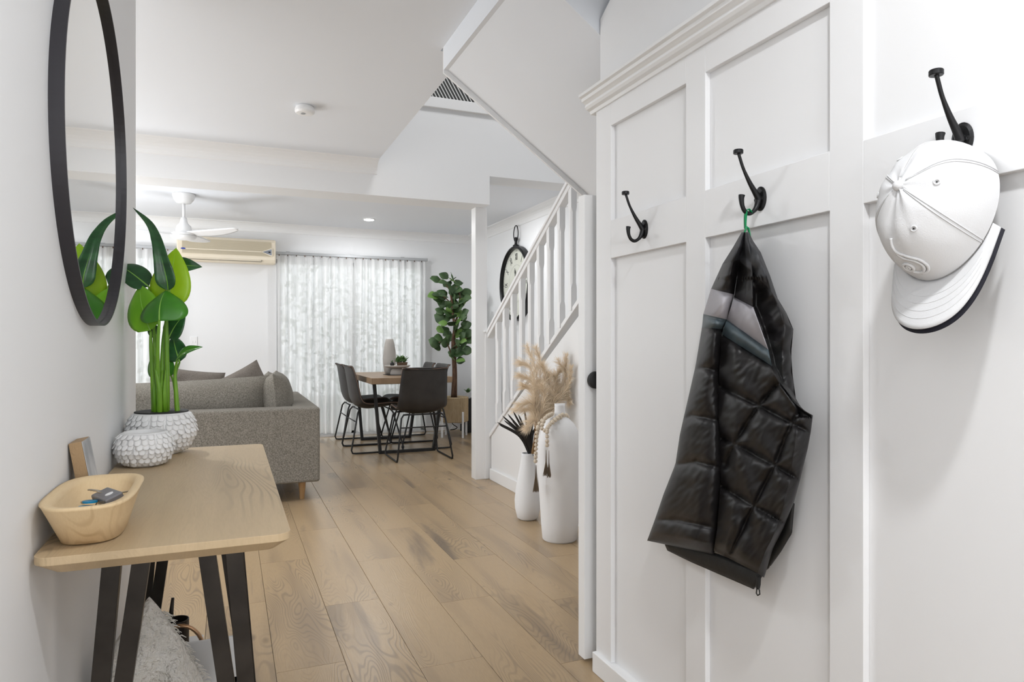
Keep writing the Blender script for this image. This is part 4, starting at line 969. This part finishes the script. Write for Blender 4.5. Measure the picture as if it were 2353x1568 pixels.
for k in range(60):
    a = 2*PI*k/60; r0, r1 = (.352, .360) if k % 5 else (.346, .362); wv = .0018 if k % 5 else .004
    dr = Vector((0, -math.sin(a), math.cos(a))); tn = Vector((0, math.cos(a), math.sin(a))); c = Vector((RX-.0312, CY, CZ))
    mk.add([c+dr*r0-tn*wv, c+dr*r0+tn*wv, c+dr*r1+tn*wv, c+dr*r1-tn*wv], [(0, 1, 2, 3)])
for R0 in (.20, .345, .363):
    n = 90; vs = [Vector((RX-.0311, CY-r*math.sin(2*PI*k/n), CZ+r*math.cos(2*PI*k/n))) for r in (R0, R0+.0015) for k in range(n)]
    mk.add(vs, [(k, (k+1) % n, n+(k+1) % n, n+k) for k in range(n)])
mk.build('minute_track', 'ink', ck)
def hand(a, L, w_, nm):
    dr = Vector((0, -math.sin(a), math.cos(a))); tn = Vector((0, math.cos(a), math.sin(a))); c = Vector((RX-.038, CY, CZ))
    pts = [c-dr*.04-tn*w_*.4, c-dr*.04+tn*w_*.4, c+dr*L*.6+tn*w_*.5, c+dr*L*.72+tn*w_*1.2, c+dr*L, c+dr*L*.72-tn*w_*1.2, c+dr*L*.6-tn*w_*.5]
    q = Vector((-.002, 0, 0)); n = len(pts)
    MB().add(pts+[p_+q for p_ in pts], [tuple(range(n)), tuple(range(2*n-1, n-1, -1))]+[(i, i+n, (i+1) % n+n, (i+1) % n) for i in range(n)]).build(nm, 'ink', ck)
hand(math.radians(-8), .17, .011, 'hour_hand'); hand(math.radians(-118), .28, .008, 'minute_hand')

# ============================================================ FLOOR VASES
tv = Vector((1.725, 3.46, 0))
tvt = thing('tall_floor_vase', tv, 'tall white textured floor vase with narrow neck beside the open cupboard door', 'vase')
MB().lathe([(0, 0), (.092, 0), (.098, .008), (.106, .10), (.115, .25), (.1225, .42), (.1235, .50), (.119, .56), (.106, .61), (.083, .652), (.055, .68), (.036, .694), (.030, .705), (.0285, .75), (.030, .765), (.026, .765), (.024, .72), (0, .70)], tv, 64).build('body', 'vase_white', tvt, smooth=True)
sv = Vector((1.735, 3.93, 0))
svt = thing('small_floor_vase', sv, 'smaller white teardrop floor vase holding black leaves left of the tall vase', 'vase')
MB().lathe([(0, 0), (.052, 0), (.066, .012), (.080, .07), (.083, .12), (.076, .19), (.062, .27), (.049, .345), (.040, .40), (.039, .415), (.034, .415), (.036, .39), (0, .3)], sv, 48).build('body', 'vase_white', svt, smooth=True)
# beads draped over the tall vase shoulder
random.seed(5)
bg_ = thing('bead_garland', (tv.x, tv.y, .69), 'pale wooden bead garland with jute tassels draped around the neck of the tall vase', 'garland')
bm_ = MB().ball((0, 0, 0), .0115, 12); bme = bpy.data.meshes.new('bead'); bme.from_pydata([tuple(v) for v in bm_.v], [], bm_.f); bme.materials.append(M['bead'])
for p_ in bme.polygons: p_.use_smooth = True
dv = tv.x*math.sin(YAW)+tv.y*math.cos(YAW)
def vp(zx, zy, dd): return at(1180+zx/4.6125, 780+zy/4.6125, dv+dd)
def beads(path, step=.0222, sc=1.0):
    path = spline(path, 14); acc = 0; last = path[0]; out = [last]
    for q_ in path[1:]:
        acc += (q_-last).length; last = q_
        if acc >= step: out.append(q_); acc = 0
    for q_ in out:
        o = bpy.data.objects.new('bead', bme); COL.objects.link(o); o.parent = bg_; o.location = q_-W[bg_.name]; o.scale = (sc*random.uniform(.92, 1.05),)*3
    return out
beads([vp(405, 790, -.02), vp(350, 822, -.07), vp(318, 872, -.09), vp(300, 925, -.115), vp(312, 968, -.125), vp(350, 955, -.13), vp(378, 910, -.115), vp(430, 870, -.09), vp(480, 835, -.06), vp(545, 815, .0), vp(560, 800, .06)], .0225)
beads([vp(395, 805, .02), vp(340, 835, -.04), vp(280, 885, -.07), vp(258, 930, -.085)], .0225)
beads([vp(575, 822, .0), vp(520, 800, -.03), vp(465, 830, -.06), vp(415, 870, -.085), vp(368, 925, -.12), vp(355, 975, -.135)], .0225)
e1 = beads([vp(355, 985, -.135), vp(356, 1060, -.14), vp(356, 1160, -.14)], .0222)
e2_ = beads([vp(256, 945, -.10), vp(247, 1010, -.105), vp(240, 1100, -.105), vp(236, 1200, -.105), vp(232, 1318, -.105)], .0212)
def tassel(top, drop, spread, seed):
    r2 = random.Random(seed); m = MB(); top = Vector(top)
    for k in range(60):
        a = r2.uniform(0, 2*PI); r = spread*math.sqrt(r2.random()); e = top + Vector((math.cos(a)*r, math.sin(a)*r*.6, -drop*r2.uniform(.9, 1.0)))
        mid = top + Vector((math.cos(a)*r*.12, math.sin(a)*r*.1, -drop*.45))
        m.tube([top, mid, e], [.0014, .0013, .0008], 3)
    m.build('tassel', 'tassel', bg_, kind='stuff')
tassel(vp(345, 1175, -.14), .145, .020, 1); tassel(vp(375, 1180, -.14), .150, .012, 2); tassel(vp(232, 1335, -.105), .150, .018, 3); tassel(vp(243, 1335, -.105), .148, .014, 4)
# black dried leaves
bl = thing('black_dried_leaves', (sv.x, sv.y, .40), 'bunch of black strappy dried leaves in the smaller floor vase', 'dried leaves')
ds = sv.x*math.sin(YAW)+sv.y*math.cos(YAW)
def kp(zx, zy, dd): return at(1080+zx/3.015, 780+zy/3.015, ds+dd)
rnd = random.Random(4)
tips = [(190, 575, -.1), (225, 530, -.05), (260, 515, .05), (300, 500, -.1), (320, 540, .05), (375, 480, 0), (400, 560, .05), (440, 535, .02), (235, 560, .1), (350, 560, -.1), (275, 535, -.12), (425, 570, -.05), (460, 600, .04), (200, 590, .02), (290, 560, .0), (335, 520, .08)]
for k, (a, c, dd) in enumerate(tips):
    b0 = kp(415+(k % 5)*5, 810, (k % 3-1)*.02); tp = kp(a, c, dd); mid = kp(415+(a-415)*.30, 660+(c-520)*.2, dd*.5)
    path = spline([b0, mid, tp], 8); n = len(path)
    def fn(i, j):
        q = min(n-1, int(round(i*(n-1)))); t = (path[min(n-1, q+1)]-path[max(0, q-1)]).normalized(); sd = t.cross(cn).normalized()
        ww = .011*(1-abs(i-.45)*1.2)*(1 if i < .97 else .2); s = (j-.5)*2
        return path[q] + sd*s*max(.0006, ww) + cn*(abs(s)*.004)
    MB().grid(fn, n-1, 2).build('leaf', 'black_leaf', bl, smooth=True, solid=.0008)
# pampas plumes
pa = thing('pampas_grass', (sv.x+.0, sv.y, .38), 'fluffy beige pampas grass plumes rising from the smaller vase behind the tall one', 'dried grass')
def gp(zx, zy, dd): return at(1180+zx/4.6125, 780+zy/4.6125, ds+dd*.8-.09)
root_ = gp(215, 1215, 0)
plumes = [((235, 900), (245, 380), (140, 65), .02), ((240, 900), (285, 330), (240, 90), .06), ((230, 900), (200, 350), (60, 240), -.05), ((230, 920), (210, 480), (60, 385), .0), ((225, 950), (200, 570), (95, 490), .05),
          ((240, 900), (330, 420), (305, 265), -.02), ((260, 900), (440, 420), (285, 450), .05), ((280, 900), (430, 600), (225, 485), -.04), ((270, 880), (545, 430), (470, 220), .03), ((280, 880), (440, 430), (500, 320), .08),
          ((290, 860), (590, 380), (675, 170), .05), ((290, 880), (560, 530), (640, 290), -.03), ((300, 880), (560, 520), (650, 600), .03), ((300, 900), (520, 640), (640, 655), .0), ((240, 960), (200, 690), (50, 700), -.03),
          ((235, 980), (220, 760), (10, 755), .04), ((260, 900), (380, 560), (360, 360), .0), ((260, 880), (470, 560), (420, 400), .10), ((240, 950), (215, 860), (130, 950), -.08), ((270, 900), (330, 640), (300, 480), -.06), ((280, 880), (420, 640), (470, 520), .02)]
rnd = random.Random(21)
for k, (a, b_, c, dd) in enumerate(plumes):
    path = spline([root_+Vector((rnd.uniform(-.012, .012), rnd.uniform(-.012, .012), 0)), gp(a[0], a[1], dd*.4), gp(b_[0], b_[1], dd), gp(c[0], c[1], dd*1.3)], 10); n = len(path)
    for v_ in path: v_.x = min(v_.x, 1.93)
    MB().tube(path, [.0022*(1-.75*i/n) for i in range(n)], 5).build('stem', 'pampas_dark', pa, smooth=True)
    m = MB(); i0 = int(n*.36)
    for q in range(800):
        i = i0 + (n-1-i0)*rnd.random()**.9; ii = int(i); p0 = path[min(n-1, ii)].lerp(path[min(n-1, ii+1)], i-ii)
        t = (path[min(n-1, ii+1)]-path[max(0, ii-1)]).normalized(); s_ = (i-i0)/(n-1-i0)
        sd = Vector((rnd.gauss(0, 1), rnd.gauss(0, 1), rnd.gauss(0, 1))); sd = (sd-t*sd.dot(t)).normalized()
        L = .105*(1-.5*s_)*rnd.uniform(.35, 1.15); d = (t*.62+sd*.62*rnd.uniform(.4, 1.3)).normalized(); wv = d.cross(Vector((rnd.gauss(0,1), rnd.gauss(0,1), rnd.gauss(0,1)))).normalized()*.0006
        p1 = p0+d*L*.55; p2 = p0+d*L+Vector((0, 0, -.012))*rnd.random() - (R_*.012 if c[0] < 300 else -R_*.008)
        m.add([p0-wv*.6, p0+wv*.6, p1+wv, p1-wv, p2], [(0, 1, 2, 3), (3, 2, 4)])
    for v_ in m.v: v_.x = min(v_.x, 1.945 - .02*abs(math.sin(v_.z*91)))
    m.build('plume', 'pampas', pa, kind='stuff')

# ============================================================ COAT HOOKS
def hook(Y, z, label):
    t = thing('coat_hook', (WR, Y, z), label, 'hook', 'black coat hooks on the panelled wall')
    m = MB(); n = 28
    vs = []
    for o_, rr in ((0, 1.0), (.003, 1.0), (.0055, .80)):
        for k in range(n):
            a = 2*PI*k/n; vs.append((WR-o_, Y+.0185*rr*math.cos(a), z+.0285*rr*math.sin(a)))
    fs = [(i*n+k, i*n+(k+1) % n, (i+1)*n+(k+1) % n, (i+1)*n+k) for i in range(2) for k in range(n)] + [tuple(2*n+k for k in range(n))]
    pl2 = m.add(vs, fs).build('back_plate', 'hook_black', t, smooth=False)
    for s in (-1, 1): MB().lathe([(0, 0), (.0042, 0), (.0042, -.002), (.0015, -.0025), (0, -.001)], (WR-.0045, Y+s*.0115, z-.001), 12, 'x').build('screw', 'black_metal', pl2)
    up = spline([(WR-.004, Y, z-.004), (WR-.016, Y, z+.012), (WR-.034, Y, z+.036), (WR-.052, Y, z+.066), (WR-.062, Y, z+.090), (WR-.066, Y, z+.100)], 6)
    k = len(up); MB().tube(up, [.0095-.0055*min(1, i/(k*.55)) for i in range(k)], 10, flat=.9).build('long_arm', 'hook_black', t, smooth=True)
    MB().lathe([(0, 0), (.0105, 0), (.0112, .001), (.0112, .008), (.0100, .0095), (0, .0095)], (WR-.0665, Y, z+.0985), 24).build('tip_disc', 'hook_black', t)
    lo = spline([(WR-.005, Y, z+.004), (WR-.011, Y, z-.016), (WR-.020, Y, z-.029), (WR-.034, Y, z-.037), (WR-.047, Y, z-.033), (WR-.055, Y, z-.020), (WR-.0575, Y, z-.004), (WR-.0565, Y, z+.004)], 6)
    k = len(lo); MB().tube(lo, [.0085-.0035*min(1, i/(k*.3)) + .0028*max(0, (i/k-.7)/.3) for i in range(k)], 10).build('short_arm', 'hook_black', t, smooth=True)
    return t
hook(1.738, 1.455, 'empty black iron coat hook nearest the open cupboard door')
hook(1.2535, 1.453, 'black iron coat hook carrying the green loop of the puffer vest')
hook(.777, 1.462, 'black iron coat hook holding the white cap')

# ============================================================ PUFFER VEST
vt = thing('puffer_vest', (1.09, 1.25, .55), 'black quilted puffer vest with pale grey and slate stripes hanging from the middle coat hook', 'vest')
def poly_at(pts, t):
    L = [0]
    for a, c in zip(pts, pts[1:]): L.append(L[-1]+math.dist(a, c))
    s = t*L[-1]
    for k in range(len(pts)-1):
        if s <= L[k+1] or k == len(pts)-2:
            f_ = (s-L[k])/max(1e-6, L[k+1]-L[k]); return (pts[k][0]+(pts[k+1][0]-pts[k][0])*f_, pts[k][1]+(pts[k+1][1]-pts[k][1])*f_)
def by_y(pts, y):
    if y <= pts[0][1]: return pts[0][0]
    for (a, b_), (c, d) in zip(pts, pts[1:]):
        if b_ <= y <= d: return a+(c-a)*(y-b_)/max(1e-6, d-b_)
    return pts[-1][0]
LEFT = [(1704, 534), (1684, 569), (1662, 606), (1640, 651), (1617, 700), (1613, 753), (1599, 842), (1582, 912), (1572, 955), (1562, 1000), (1553, 1067), (1525, 1135), (1505, 1194), (1487, 1243)]
FOLD = [(1712, 534), (1706, 570), (1697, 606), (1686, 679), (1672, 728), (1660, 757), (1654, 851), (1653, 932), (1655, 963), (1660, 1067), (1657, 1135), (1649, 1215), (1641, 1277)]
RIGHT = [(1722, 534), (1727, 548), (1746, 573), (1762, 606), (1770, 634), (1786, 683), (1807, 720), (1823, 757), (1819, 810), (1821, 880), (1832, 929), (1846, 943), (1868, 955), (1863, 994), (1856, 1032), (1839, 1101), (1825, 1153), (1800, 1215), (1776, 1262), (1770, 1292), (1756, 1328)]
z2 = lambda x, y: (1460+x/2.904, 860+y/2.904)
SEAML = [[(1588, 850), (1620, 846), (1656, 855)], [(1566, 966), (1590, 954), (1658, 968)], [(1552, 1068), (1600, 1061), (1662, 1078)], [(1504, 1194), (1560, 1196), (1646, 1215)], [(1610, 753), (1662, 758)], [(1620, 727), (1672, 738)], [(1630, 662), (1690, 680)]]
SEAMR = [[z2(575, 85), z2(830, 215), z2(1040, 325), z2(1170, 390)], [z2(580, 430), z2(670, 470), z2(930, 610), z2(1100, 710)], [z2(580, 750), z2(790, 880), z2(1000, 1000)],
         [z2(950, 70), z2(820, 215), z2(670, 450), z2(600, 600)], [z2(1075, 270), z2(1000, 430), z2(930, 610), z2(790, 880), z2(640, 1190)], [z2(540, 1170), z2(700, 1260), z2(860, 1350)],
         [(1688, 683), (1731, 706)], [(1672, 735), (1768, 806)], [(1664, 770), (1774, 842)]]
ARM = [(1690, 590), (1727, 622), (1731, 706), (1750, 755), (1766, 806), (1774, 842), (1792, 880), (1830, 925), (1868, 955)]   # armhole seam
COLL = [(1655, 612), (1688, 588), (1702, 596), (1730, 624), (1760, 655), (1790, 690)]
def dseg(x, y, a, c):
    vx_, vy_ = c[0]-a[0], c[1]-a[1]; t = max(0, min(1, ((x-a[0])*vx_+(y-a[1])*vy_)/(vx_*vx_+vy_*vy_+1e-9)))
    return math.hypot(x-a[0]-vx_*t, y-a[1]-vy_*t)
def dpoly(x, y, P): return min(dseg(x, y, a, c) for a, c in zip(P, P[1:]))
def side_line(x, y, P):   # +: to the right of / below the line
    best = min(range(len(P)-1), key=lambda k: dseg(x, y, P[k], P[k+1])); a, c = P[best], P[best+1]
    return -((c[0]-a[0])*(y-a[1])-(c[1]-a[1])*(x-a[0]))
def wr_(x, y, s=1.0): 
    return noise.noise(Vector((x/26, y/34, s)))*.6 + noise.noise(Vector(((x+y)/12, (y-x)/30, s+4)))*.4
def knots(K, t):
    for (t0, a), (t1, c) in zip(K, K[1:]):
        if t <= t1: f_ = (t-t0)/(t1-t0); return (a[0]+(c[0]-a[0])*f_, a[1]+(c[1]-a[1])*f_)
    return K[-1][1]
KL = [(0, (1704, 534)), (.05, (1684, 569)), (.10, (1660, 607)), (.17, (1634, 664)), (.25, (1616, 722)), (.29, (1613, 753)), (.41, (1598, 842)), (.50, (1582, 912)), (.56, (1572, 955)), (.62, (1562, 1000)), (.72, (1552, 1067)), (.83, (1525, 1135)), (.92, (1505, 1194)), (1, (1487, 1243))]
KF = [(0, (1713, 534)), (.05, (1708, 566)), (.10, (1700, 597)), (.17, (1687, 677)), (.25, (1672, 735)), (.29, (1661, 757)), (.41, (1654, 851)), (.50, (1654, 912)), (.56, (1656, 963)), (.62, (1657, 1005)), (.72, (1660, 1075)), (.83, (1656, 1150)), (.92, (1648, 1215)), (1, (1641, 1275))]
RF = [(0, (1711, 534)), (.10, (1699, 600)), (.19, (1687, 683)), (.26, (1670, 735)), (.31, (1658, 768)), (.42, (1652, 851)), (.52, (1650, 932)), (.75, (1656, 1100)), (.92, (1648, 1215)), (1, (1640, 1266))]
RA = [(0, (1718, 534)), (.10, (1729, 624)), (.19, (1731, 706)), (.26, (1766, 804)), (.31, (1774, 842)), (.42, (1796, 888)), (.50, (1832, 938)), (.56, (1838, 970)), (.75, (1806, 1110)), (.92, (1760, 1250)), (1, (1730, 1312))]
RR = [(0, (1722, 534)), (.03, (1728, 550)), (.06, (1748, 580)), (.085, (1770, 635)), (.10, (1787, 686)), (.15, (1807, 720)), (.19, (1823, 757)), (.26, (1818, 812)), (.31, (1821, 860)), (.42, (1829, 918)), (.46, (1845, 942)), (.50, (1868, 955)), (.56, (1863, 994)), (.63, (1856, 1032)), (.75, (1839, 1101)), (.82, (1825, 1153)), (.90, (1800, 1215)), (.95, (1776, 1262)), (1, (1756, 1328))]
def vest_piece(curves, cols, seams, left, bands):
    nv = 200; ts = [j/nv for j in range(nv+1)]
    nu = sum(cols); gridv = {}; px = {}
    for j, t in enumerate(ts):
        cp_ = [knots(K, t) for K in curves]
        i = 0
        for k, nc in enumerate(cols):
            for q in range(nc+(1 if k == len(cols)-1 else 0)):
                f_ = q/nc; a, c = cp_[k], cp_[k+1]; x = a[0]+(c[0]-a[0])*f_; y = a[1]+(c[1]-a[1])*f_
                s = (x-cp_[0][0])/max(1, cp_[-1][0]-cp_[0][0])
                dm = min(dpoly(x, y, P) for P in seams); puff = 1-math.exp(-dm/8)
                end = min(1, (1-t)*28)**.5 * min(1, t*14+.3)
                if left:
                    e = math.sin(PI*min(1, max(0, s)))**.5
                    h = .012 + .030*e + .012*s*e
                    X = 1.118 - (h + .016*puff*e*end)*(.35+.65*end) - .004*wr_(x, y, 1)*e*end
                    X -= .004*math.sin(x/17.+y/60.)*e*end
                else:
                    e = min(1, (1-s)*7)**.5
                    arm = k == 1 and y < 960
                    da = dpoly(x, y, ARM)
                    h = .010 + .028*e; fold_in = min(1, s*5)
                    X = 1.122 - h*(.55+.45*fold_in) - .019*puff*e*end - .0048*wr_(x, y, 2)*e*end
                    X -= .0055*math.sin((x-y*.35)/11.)*min(1, s*3)*(1-s)*e
                    if arm: X += .020*min(1, da/8)*min(1, max(0, (y-640)/60)) - .005*math.sin(y/9.+x/14.)
                    elif y < 940: X -= .010*math.exp(-(da/9)**2)
                if y < 640: X -= .010*math.sin(PI*s)
                if t < .10: X -= .007*min(1, (.10-t)*60)
                gridv[i, j] = atX(x, y, X); px[i, j] = (x, y, k); i += 1
    reg = {k: MB() for k in 'blsca'}; maps = {k: {} for k in reg}
    for j in range(nv):
        tm = (ts[j]+ts[j+1])/2
        for i in range(nu):
            k = px[i, j][2]; y = px[i, j][1]
            r = 'b'
            if tm < .10: r = 'c'
            elif k == 0 and bands[0] < tm < bands[1]: r = 'l'
            elif k == 0 and bands[1] < tm < bands[2]: r = 's'
            elif not left and k == 1 and .24 < tm < .47 and i < cols[0]+cols[1]*.55: r = 'a'
            mb, mp = reg[r], maps[r]; q = []
            for kk in ((i, j), (i+1, j), (i+1, j+1), (i, j+1)):
                if kk not in mp: mp[kk] = len(mb.v); mb.v.append(gridv[kk])
                q.append(mp[kk])
            mb.f.append(tuple(reversed(q))); mb.m.append(0)
    nm = {'b': ('front_panel' if left else 'side_panel', 'nylon'), 'l': ('pale_stripe', 'stripe_light'), 's': ('slate_stripe', 'stripe_blue'), 'c': ('collar', 'nylon_collar'), 'a': ('armhole_lining', 'nylon_in')}
    for k, mb in reg.items():
        if mb.f: mb.build(nm[k][0], nm[k][1], vt, smooth=True)
    def fb(i, j):
        a, c = knots(curves[0], j), knots(curves[-1], j)
        return atX(a[0]+(c[0]-a[0])*i, a[1]+(c[1]-a[1])*i, 1.124 + .012*math.sin(PI*i))
    MB().grid(fb, 8, 60).build('back_panel', 'nylon_in', vt, smooth=True)
vest_piece([KL, KF], [48], SEAML, True, (.17, .25, .29))
vest_piece([RF, RA, RR], [46, 26], SEAMR, False, (.19, .26, .31))
# inside hem and side lining that show below and behind
def strip(A, B_, X, name, mt, n=24):
    def fn(i, j):
        a = poly_at(A, i); c = poly_at(B_, i); x = a[0]+(c[0]-a[0])*j; y = a[1]+(c[1]-a[1])*j
        return atX(x, y, X - .006*math.sin(PI*j) - .003*wr_(x, y, 7))
    MB().grid(fn, n, 5).build(name, mt, vt, smooth=True, solid=.004)
strip([(1525, 1240), (1600, 1258), (1655, 1275), (1756, 1318)], [(1536, 1264), (1591, 1291), (1667, 1324), (1734, 1353)], 1.122, 'hem_lining', 'nylon_in')
strip([(1815, 1150), (1795, 1210), (1768, 1265), (1757, 1310)], [(1826, 1158), (1820, 1226), (1795, 1268), (1772, 1300)], 1.128, 'side_lining', 'nylon_in')
strip([(1733, 1322), (1735, 1345), (1738, 1356)], [(1749, 1325), (1748, 1345), (1746, 1354)], 1.116, 'zip_end', 'rubber', 6)
zp_ = MB(); pts_ = [(1739, 1354), (1738, 1364), (1741, 1369), (1746, 1366), (1745, 1357), (1742, 1352)]
zp_.tube([atX(a, c, 1.112) for a, c in pts_], .0016, 6, closed=True).build('zip_pull', 'black_metal', vt, smooth=True)
lp_ = MB(); hk = Vector((WR-.040, 1.2535, 1.453-.036))
def ribbon(P, w_): 
    m = MB(); n = len(P)
    m.grid(lambda i, j: P[int(round(i*(n-1)))] + (Vector((.25, 1, 0)).normalized())*(j-.5)*w_, n-1, 1); return m
rb = ribbon(spline([hk+Vector((.010, -.002, .000)), hk+Vector((0, -.003, .008)), hk+Vector((-.006, 0, -.004)), hk+Vector((-.004, .002, -.035)), atX(1716, 522, 1.098), atX(1708, 542, 1.09)], 5), .009)
rb.build('hanging_loop', 'green_loop', vt, smooth=True, solid=.0012)
rb = ribbon(spline([hk+Vector((-.004, -.002, .002)), hk+Vector((-.002, .003, -.03)), atX(1720, 525, 1.10), atX(1724, 545, 1.095)], 5), .008)
rb.build('hanging_loop', 'green_loop', vt, smooth=True, solid=.0012)

# ============================================================ WHITE CAP
CO = Vector((1.114, .782, 1.333))
bU = Vector((-.945, 0, .327)); aF = Vector((-.327, 0, -.945)); cS = Vector((0, 1, 0))
cp = thing('baseball_cap', CO, 'white baseball cap with raised swirl emblem and navy under-peak hanging on the coat hook', 'cap')
RXc, RYc, HC = .118, .084, .118
def crown(az, el):
    """az 0 = front (peak), el 0 rim .. pi/2 apex"""
    ce, se = math.cos(el), math.sin(el)
    e = 1.0
    r = abs(ce)**.80; front = max(0, math.cos(az))
    h = HC*(se**.95)*(1+.0*front)
    seam = .0007*abs(math.sin(3*az))**.6*math.sin(min(PI, el*2.0))
    k = 1+seam/ .09*1.6
    dent = -.006*noise.noise(Vector((math.cos(az)*2.2, math.sin(az)*2.2, el*2)))
    return CO + aF*(RXc*r*math.cos(az)*k) + cS*(RYc*r*math.sin(az)*k) + bU*(h+dent*math.sin(el))
MB().grid(lambda i, j: crown(2*PI*i, PI/2*j*.999), 96, 28).build('crown', 'cap', cp, smooth=True)
# stitched seam ribs between the six panels
for k in range(6):
    az = PI/6 + k*PI/3 if False else k*PI/3
    if k == 0: continue
    for o_ in (-.02, .02):
        pts = [crown(az+o_*(1+j*.05), PI/2*j/20) + (crown(az, PI/2*j/20)-CO).normalized()*.0007 for j in range(0, 20)]
        MB().tube(pts, .0009, 5).build('seam', 'cap', cp, smooth=True)
MB().ball(crown(0, PI/2*.999)+bU*.001, .0085, 16, (1, 1, 1)).build('button', 'cap', cp, smooth=True)
def cnorm(az, el):
    e = .01; a = crown(az+e, el)-crown(az-e, el); b_ = crown(az, el+e)-crown(az, el-e); return a.cross(b_).normalized()
for az, el in ((-.50, .92), (1.6, 1.0), (-1.6, 1.0), (2.6, 1.0)):
    p_ = crown(az, el); nn = cnorm(az, el); nn = nn if nn.dot(p_-CO) > 0 else -nn; t1 = nn.orthogonal().normalized(); t2 = nn.cross(t1)
    ey_ = MB().tube([p_+nn*.0006+(t1*math.cos(q)+t2*math.sin(q))*.0042 for q in [2*PI*k/16 for k in range(16)]], .0013, 6, closed=True).build('eyelet', 'cap', cp, smooth=True)
    MB().add([p_+nn*.0010+(t1*math.cos(q)+t2*math.sin(q))*.0015 for q in [2*PI*k/8 for k in range(8)]], [tuple(range(8))]).build('eyelet_hole', 'rubber', ey_)
def brim_pt(i, j, lift=0, ext=1.0):
    az = (i-.5)*2*math.radians(76); base = CO + aF*(RXc*math.cos(az)) + cS*(RYc*math.sin(az))
    L = .092*max(0.0, 1-(abs(az)/math.radians(76))**5)**.5*(1+.10*math.sin(-az))*ext
    s = math.sin(az); y = RYc*s*(1+.02*j)
    arch = .020*(abs(s)**2.0)                       # the sides curve back toward the wall
    dirf = aF*.97 + bU*.12
    return CO + cS*y + aF*(RXc*math.cos(az)) + dirf*(L*j) - bU*(arch*j + .002) + bU*(.004*math.sin(PI*j)) + bU*lift
def brim(l0, nm, mt):
    MB().grid(lambda i, j: brim_pt(i, j, l0), 48, 12).build(nm, mt, cp, smooth=True, solid=.0022)
brim(0, 'peak', 'cap'); 
MB().grid(lambda i, j: brim_pt(i, j*1.0, -.0038 - .006*j, 1.05), 48, 12).build('under_peak', 'cap_navy', cp, smooth=True, solid=.0015)
for q in (.35, .5, .65, .8):
    MB().tube([brim_pt(i/40, q, .0002) for i in range(3, 38)], .0005, 4).build('peak_stitching', 'cap', cp)
MB().grid(lambda i, j: CO + aF*(RXc*.975*math.cos(2*PI*i)) + cS*(RYc*.975*math.sin(2*PI*i)) + bU*(.0005+.028*j), 64, 2).build('sweatband', 'cap_navy', cp, smooth=True)
# embroidered swirl emblem, raised cord on the left front panel
def emb(pts, r):
    out = []
    for x, y in spline([(a, c, 0) for a, c in pts], 8) and [(q.x, q.y) for q in spline([(a, c, 0) for a, c in pts], 8)]:
        az, el = x, y; p_ = crown(az, el); nn = cnorm(az, el); nn = nn if nn.dot(p_-CO) > 0 else -nn; out.append(p_+nn*.0012)
    m = MB().tube(out, r, 8); return m
cx_, cy_ = -.10, .34
sw1 = [(cx_+.16*math.cos(a)*s/1.0, cy_+.105*math.sin(a)*s) for a, s in [(2.6-.42*k, .95-.058*k) for k in range(14)]]
emb([(cx_+.30, cy_+.56), (cx_+.30, cy_+.44), (cx_+.24, cy_+.33), (cx_+.05, cy_+.24), (cx_-.12, cy_+.14), (cx_-.17, cy_+.0), (cx_-.10, cy_-.10), (cx_+.04, cy_-.13)], .0024).build('emblem', 'cap', cp, smooth=True)
emb([(cx_+.25, cy_+.31), (cx_+.14, cy_+.21), (cx_-.02, cy_+.15), (cx_-.10, cy_+.04), (cx_-.06, cy_-.06), (cx_+.06, cy_-.10), (cx_+.18, cy_-.06)], .0024).build('emblem', 'cap', cp, smooth=True)
emb([(cx_+.20+.10*math.cos(a), cy_+.03+.075*math.sin(a)) for a in [2*PI*k/14 for k in range(15)]], .0024).build('emblem', 'cap', cp, smooth=True)
emb([(cx_+.20+.035*math.cos(a), cy_+.03+.028*math.sin(a)) for a in [2*PI*k/10 for k in range(11)]], .0020).build('emblem', 'cap', cp, smooth=True)

# ============================================================ UPSTAIRS PALM PRINT
pf = thing('palm_print', (1.25, 5.5, 2.95), 'black and white palm-leaf print glimpsed upstairs through the stairwell gap', 'artwork')
MB().box((-.85, 0, 0), (1.0, .03, 1.3)).build('canvas', 'palm', pf, local=True)
struct('floor_upstairs', MB().box((-1.2, 5.33, 2.75), (RX, 6.4, 2.93)), 'trim')
bpy.data.curves.remove(fcu)
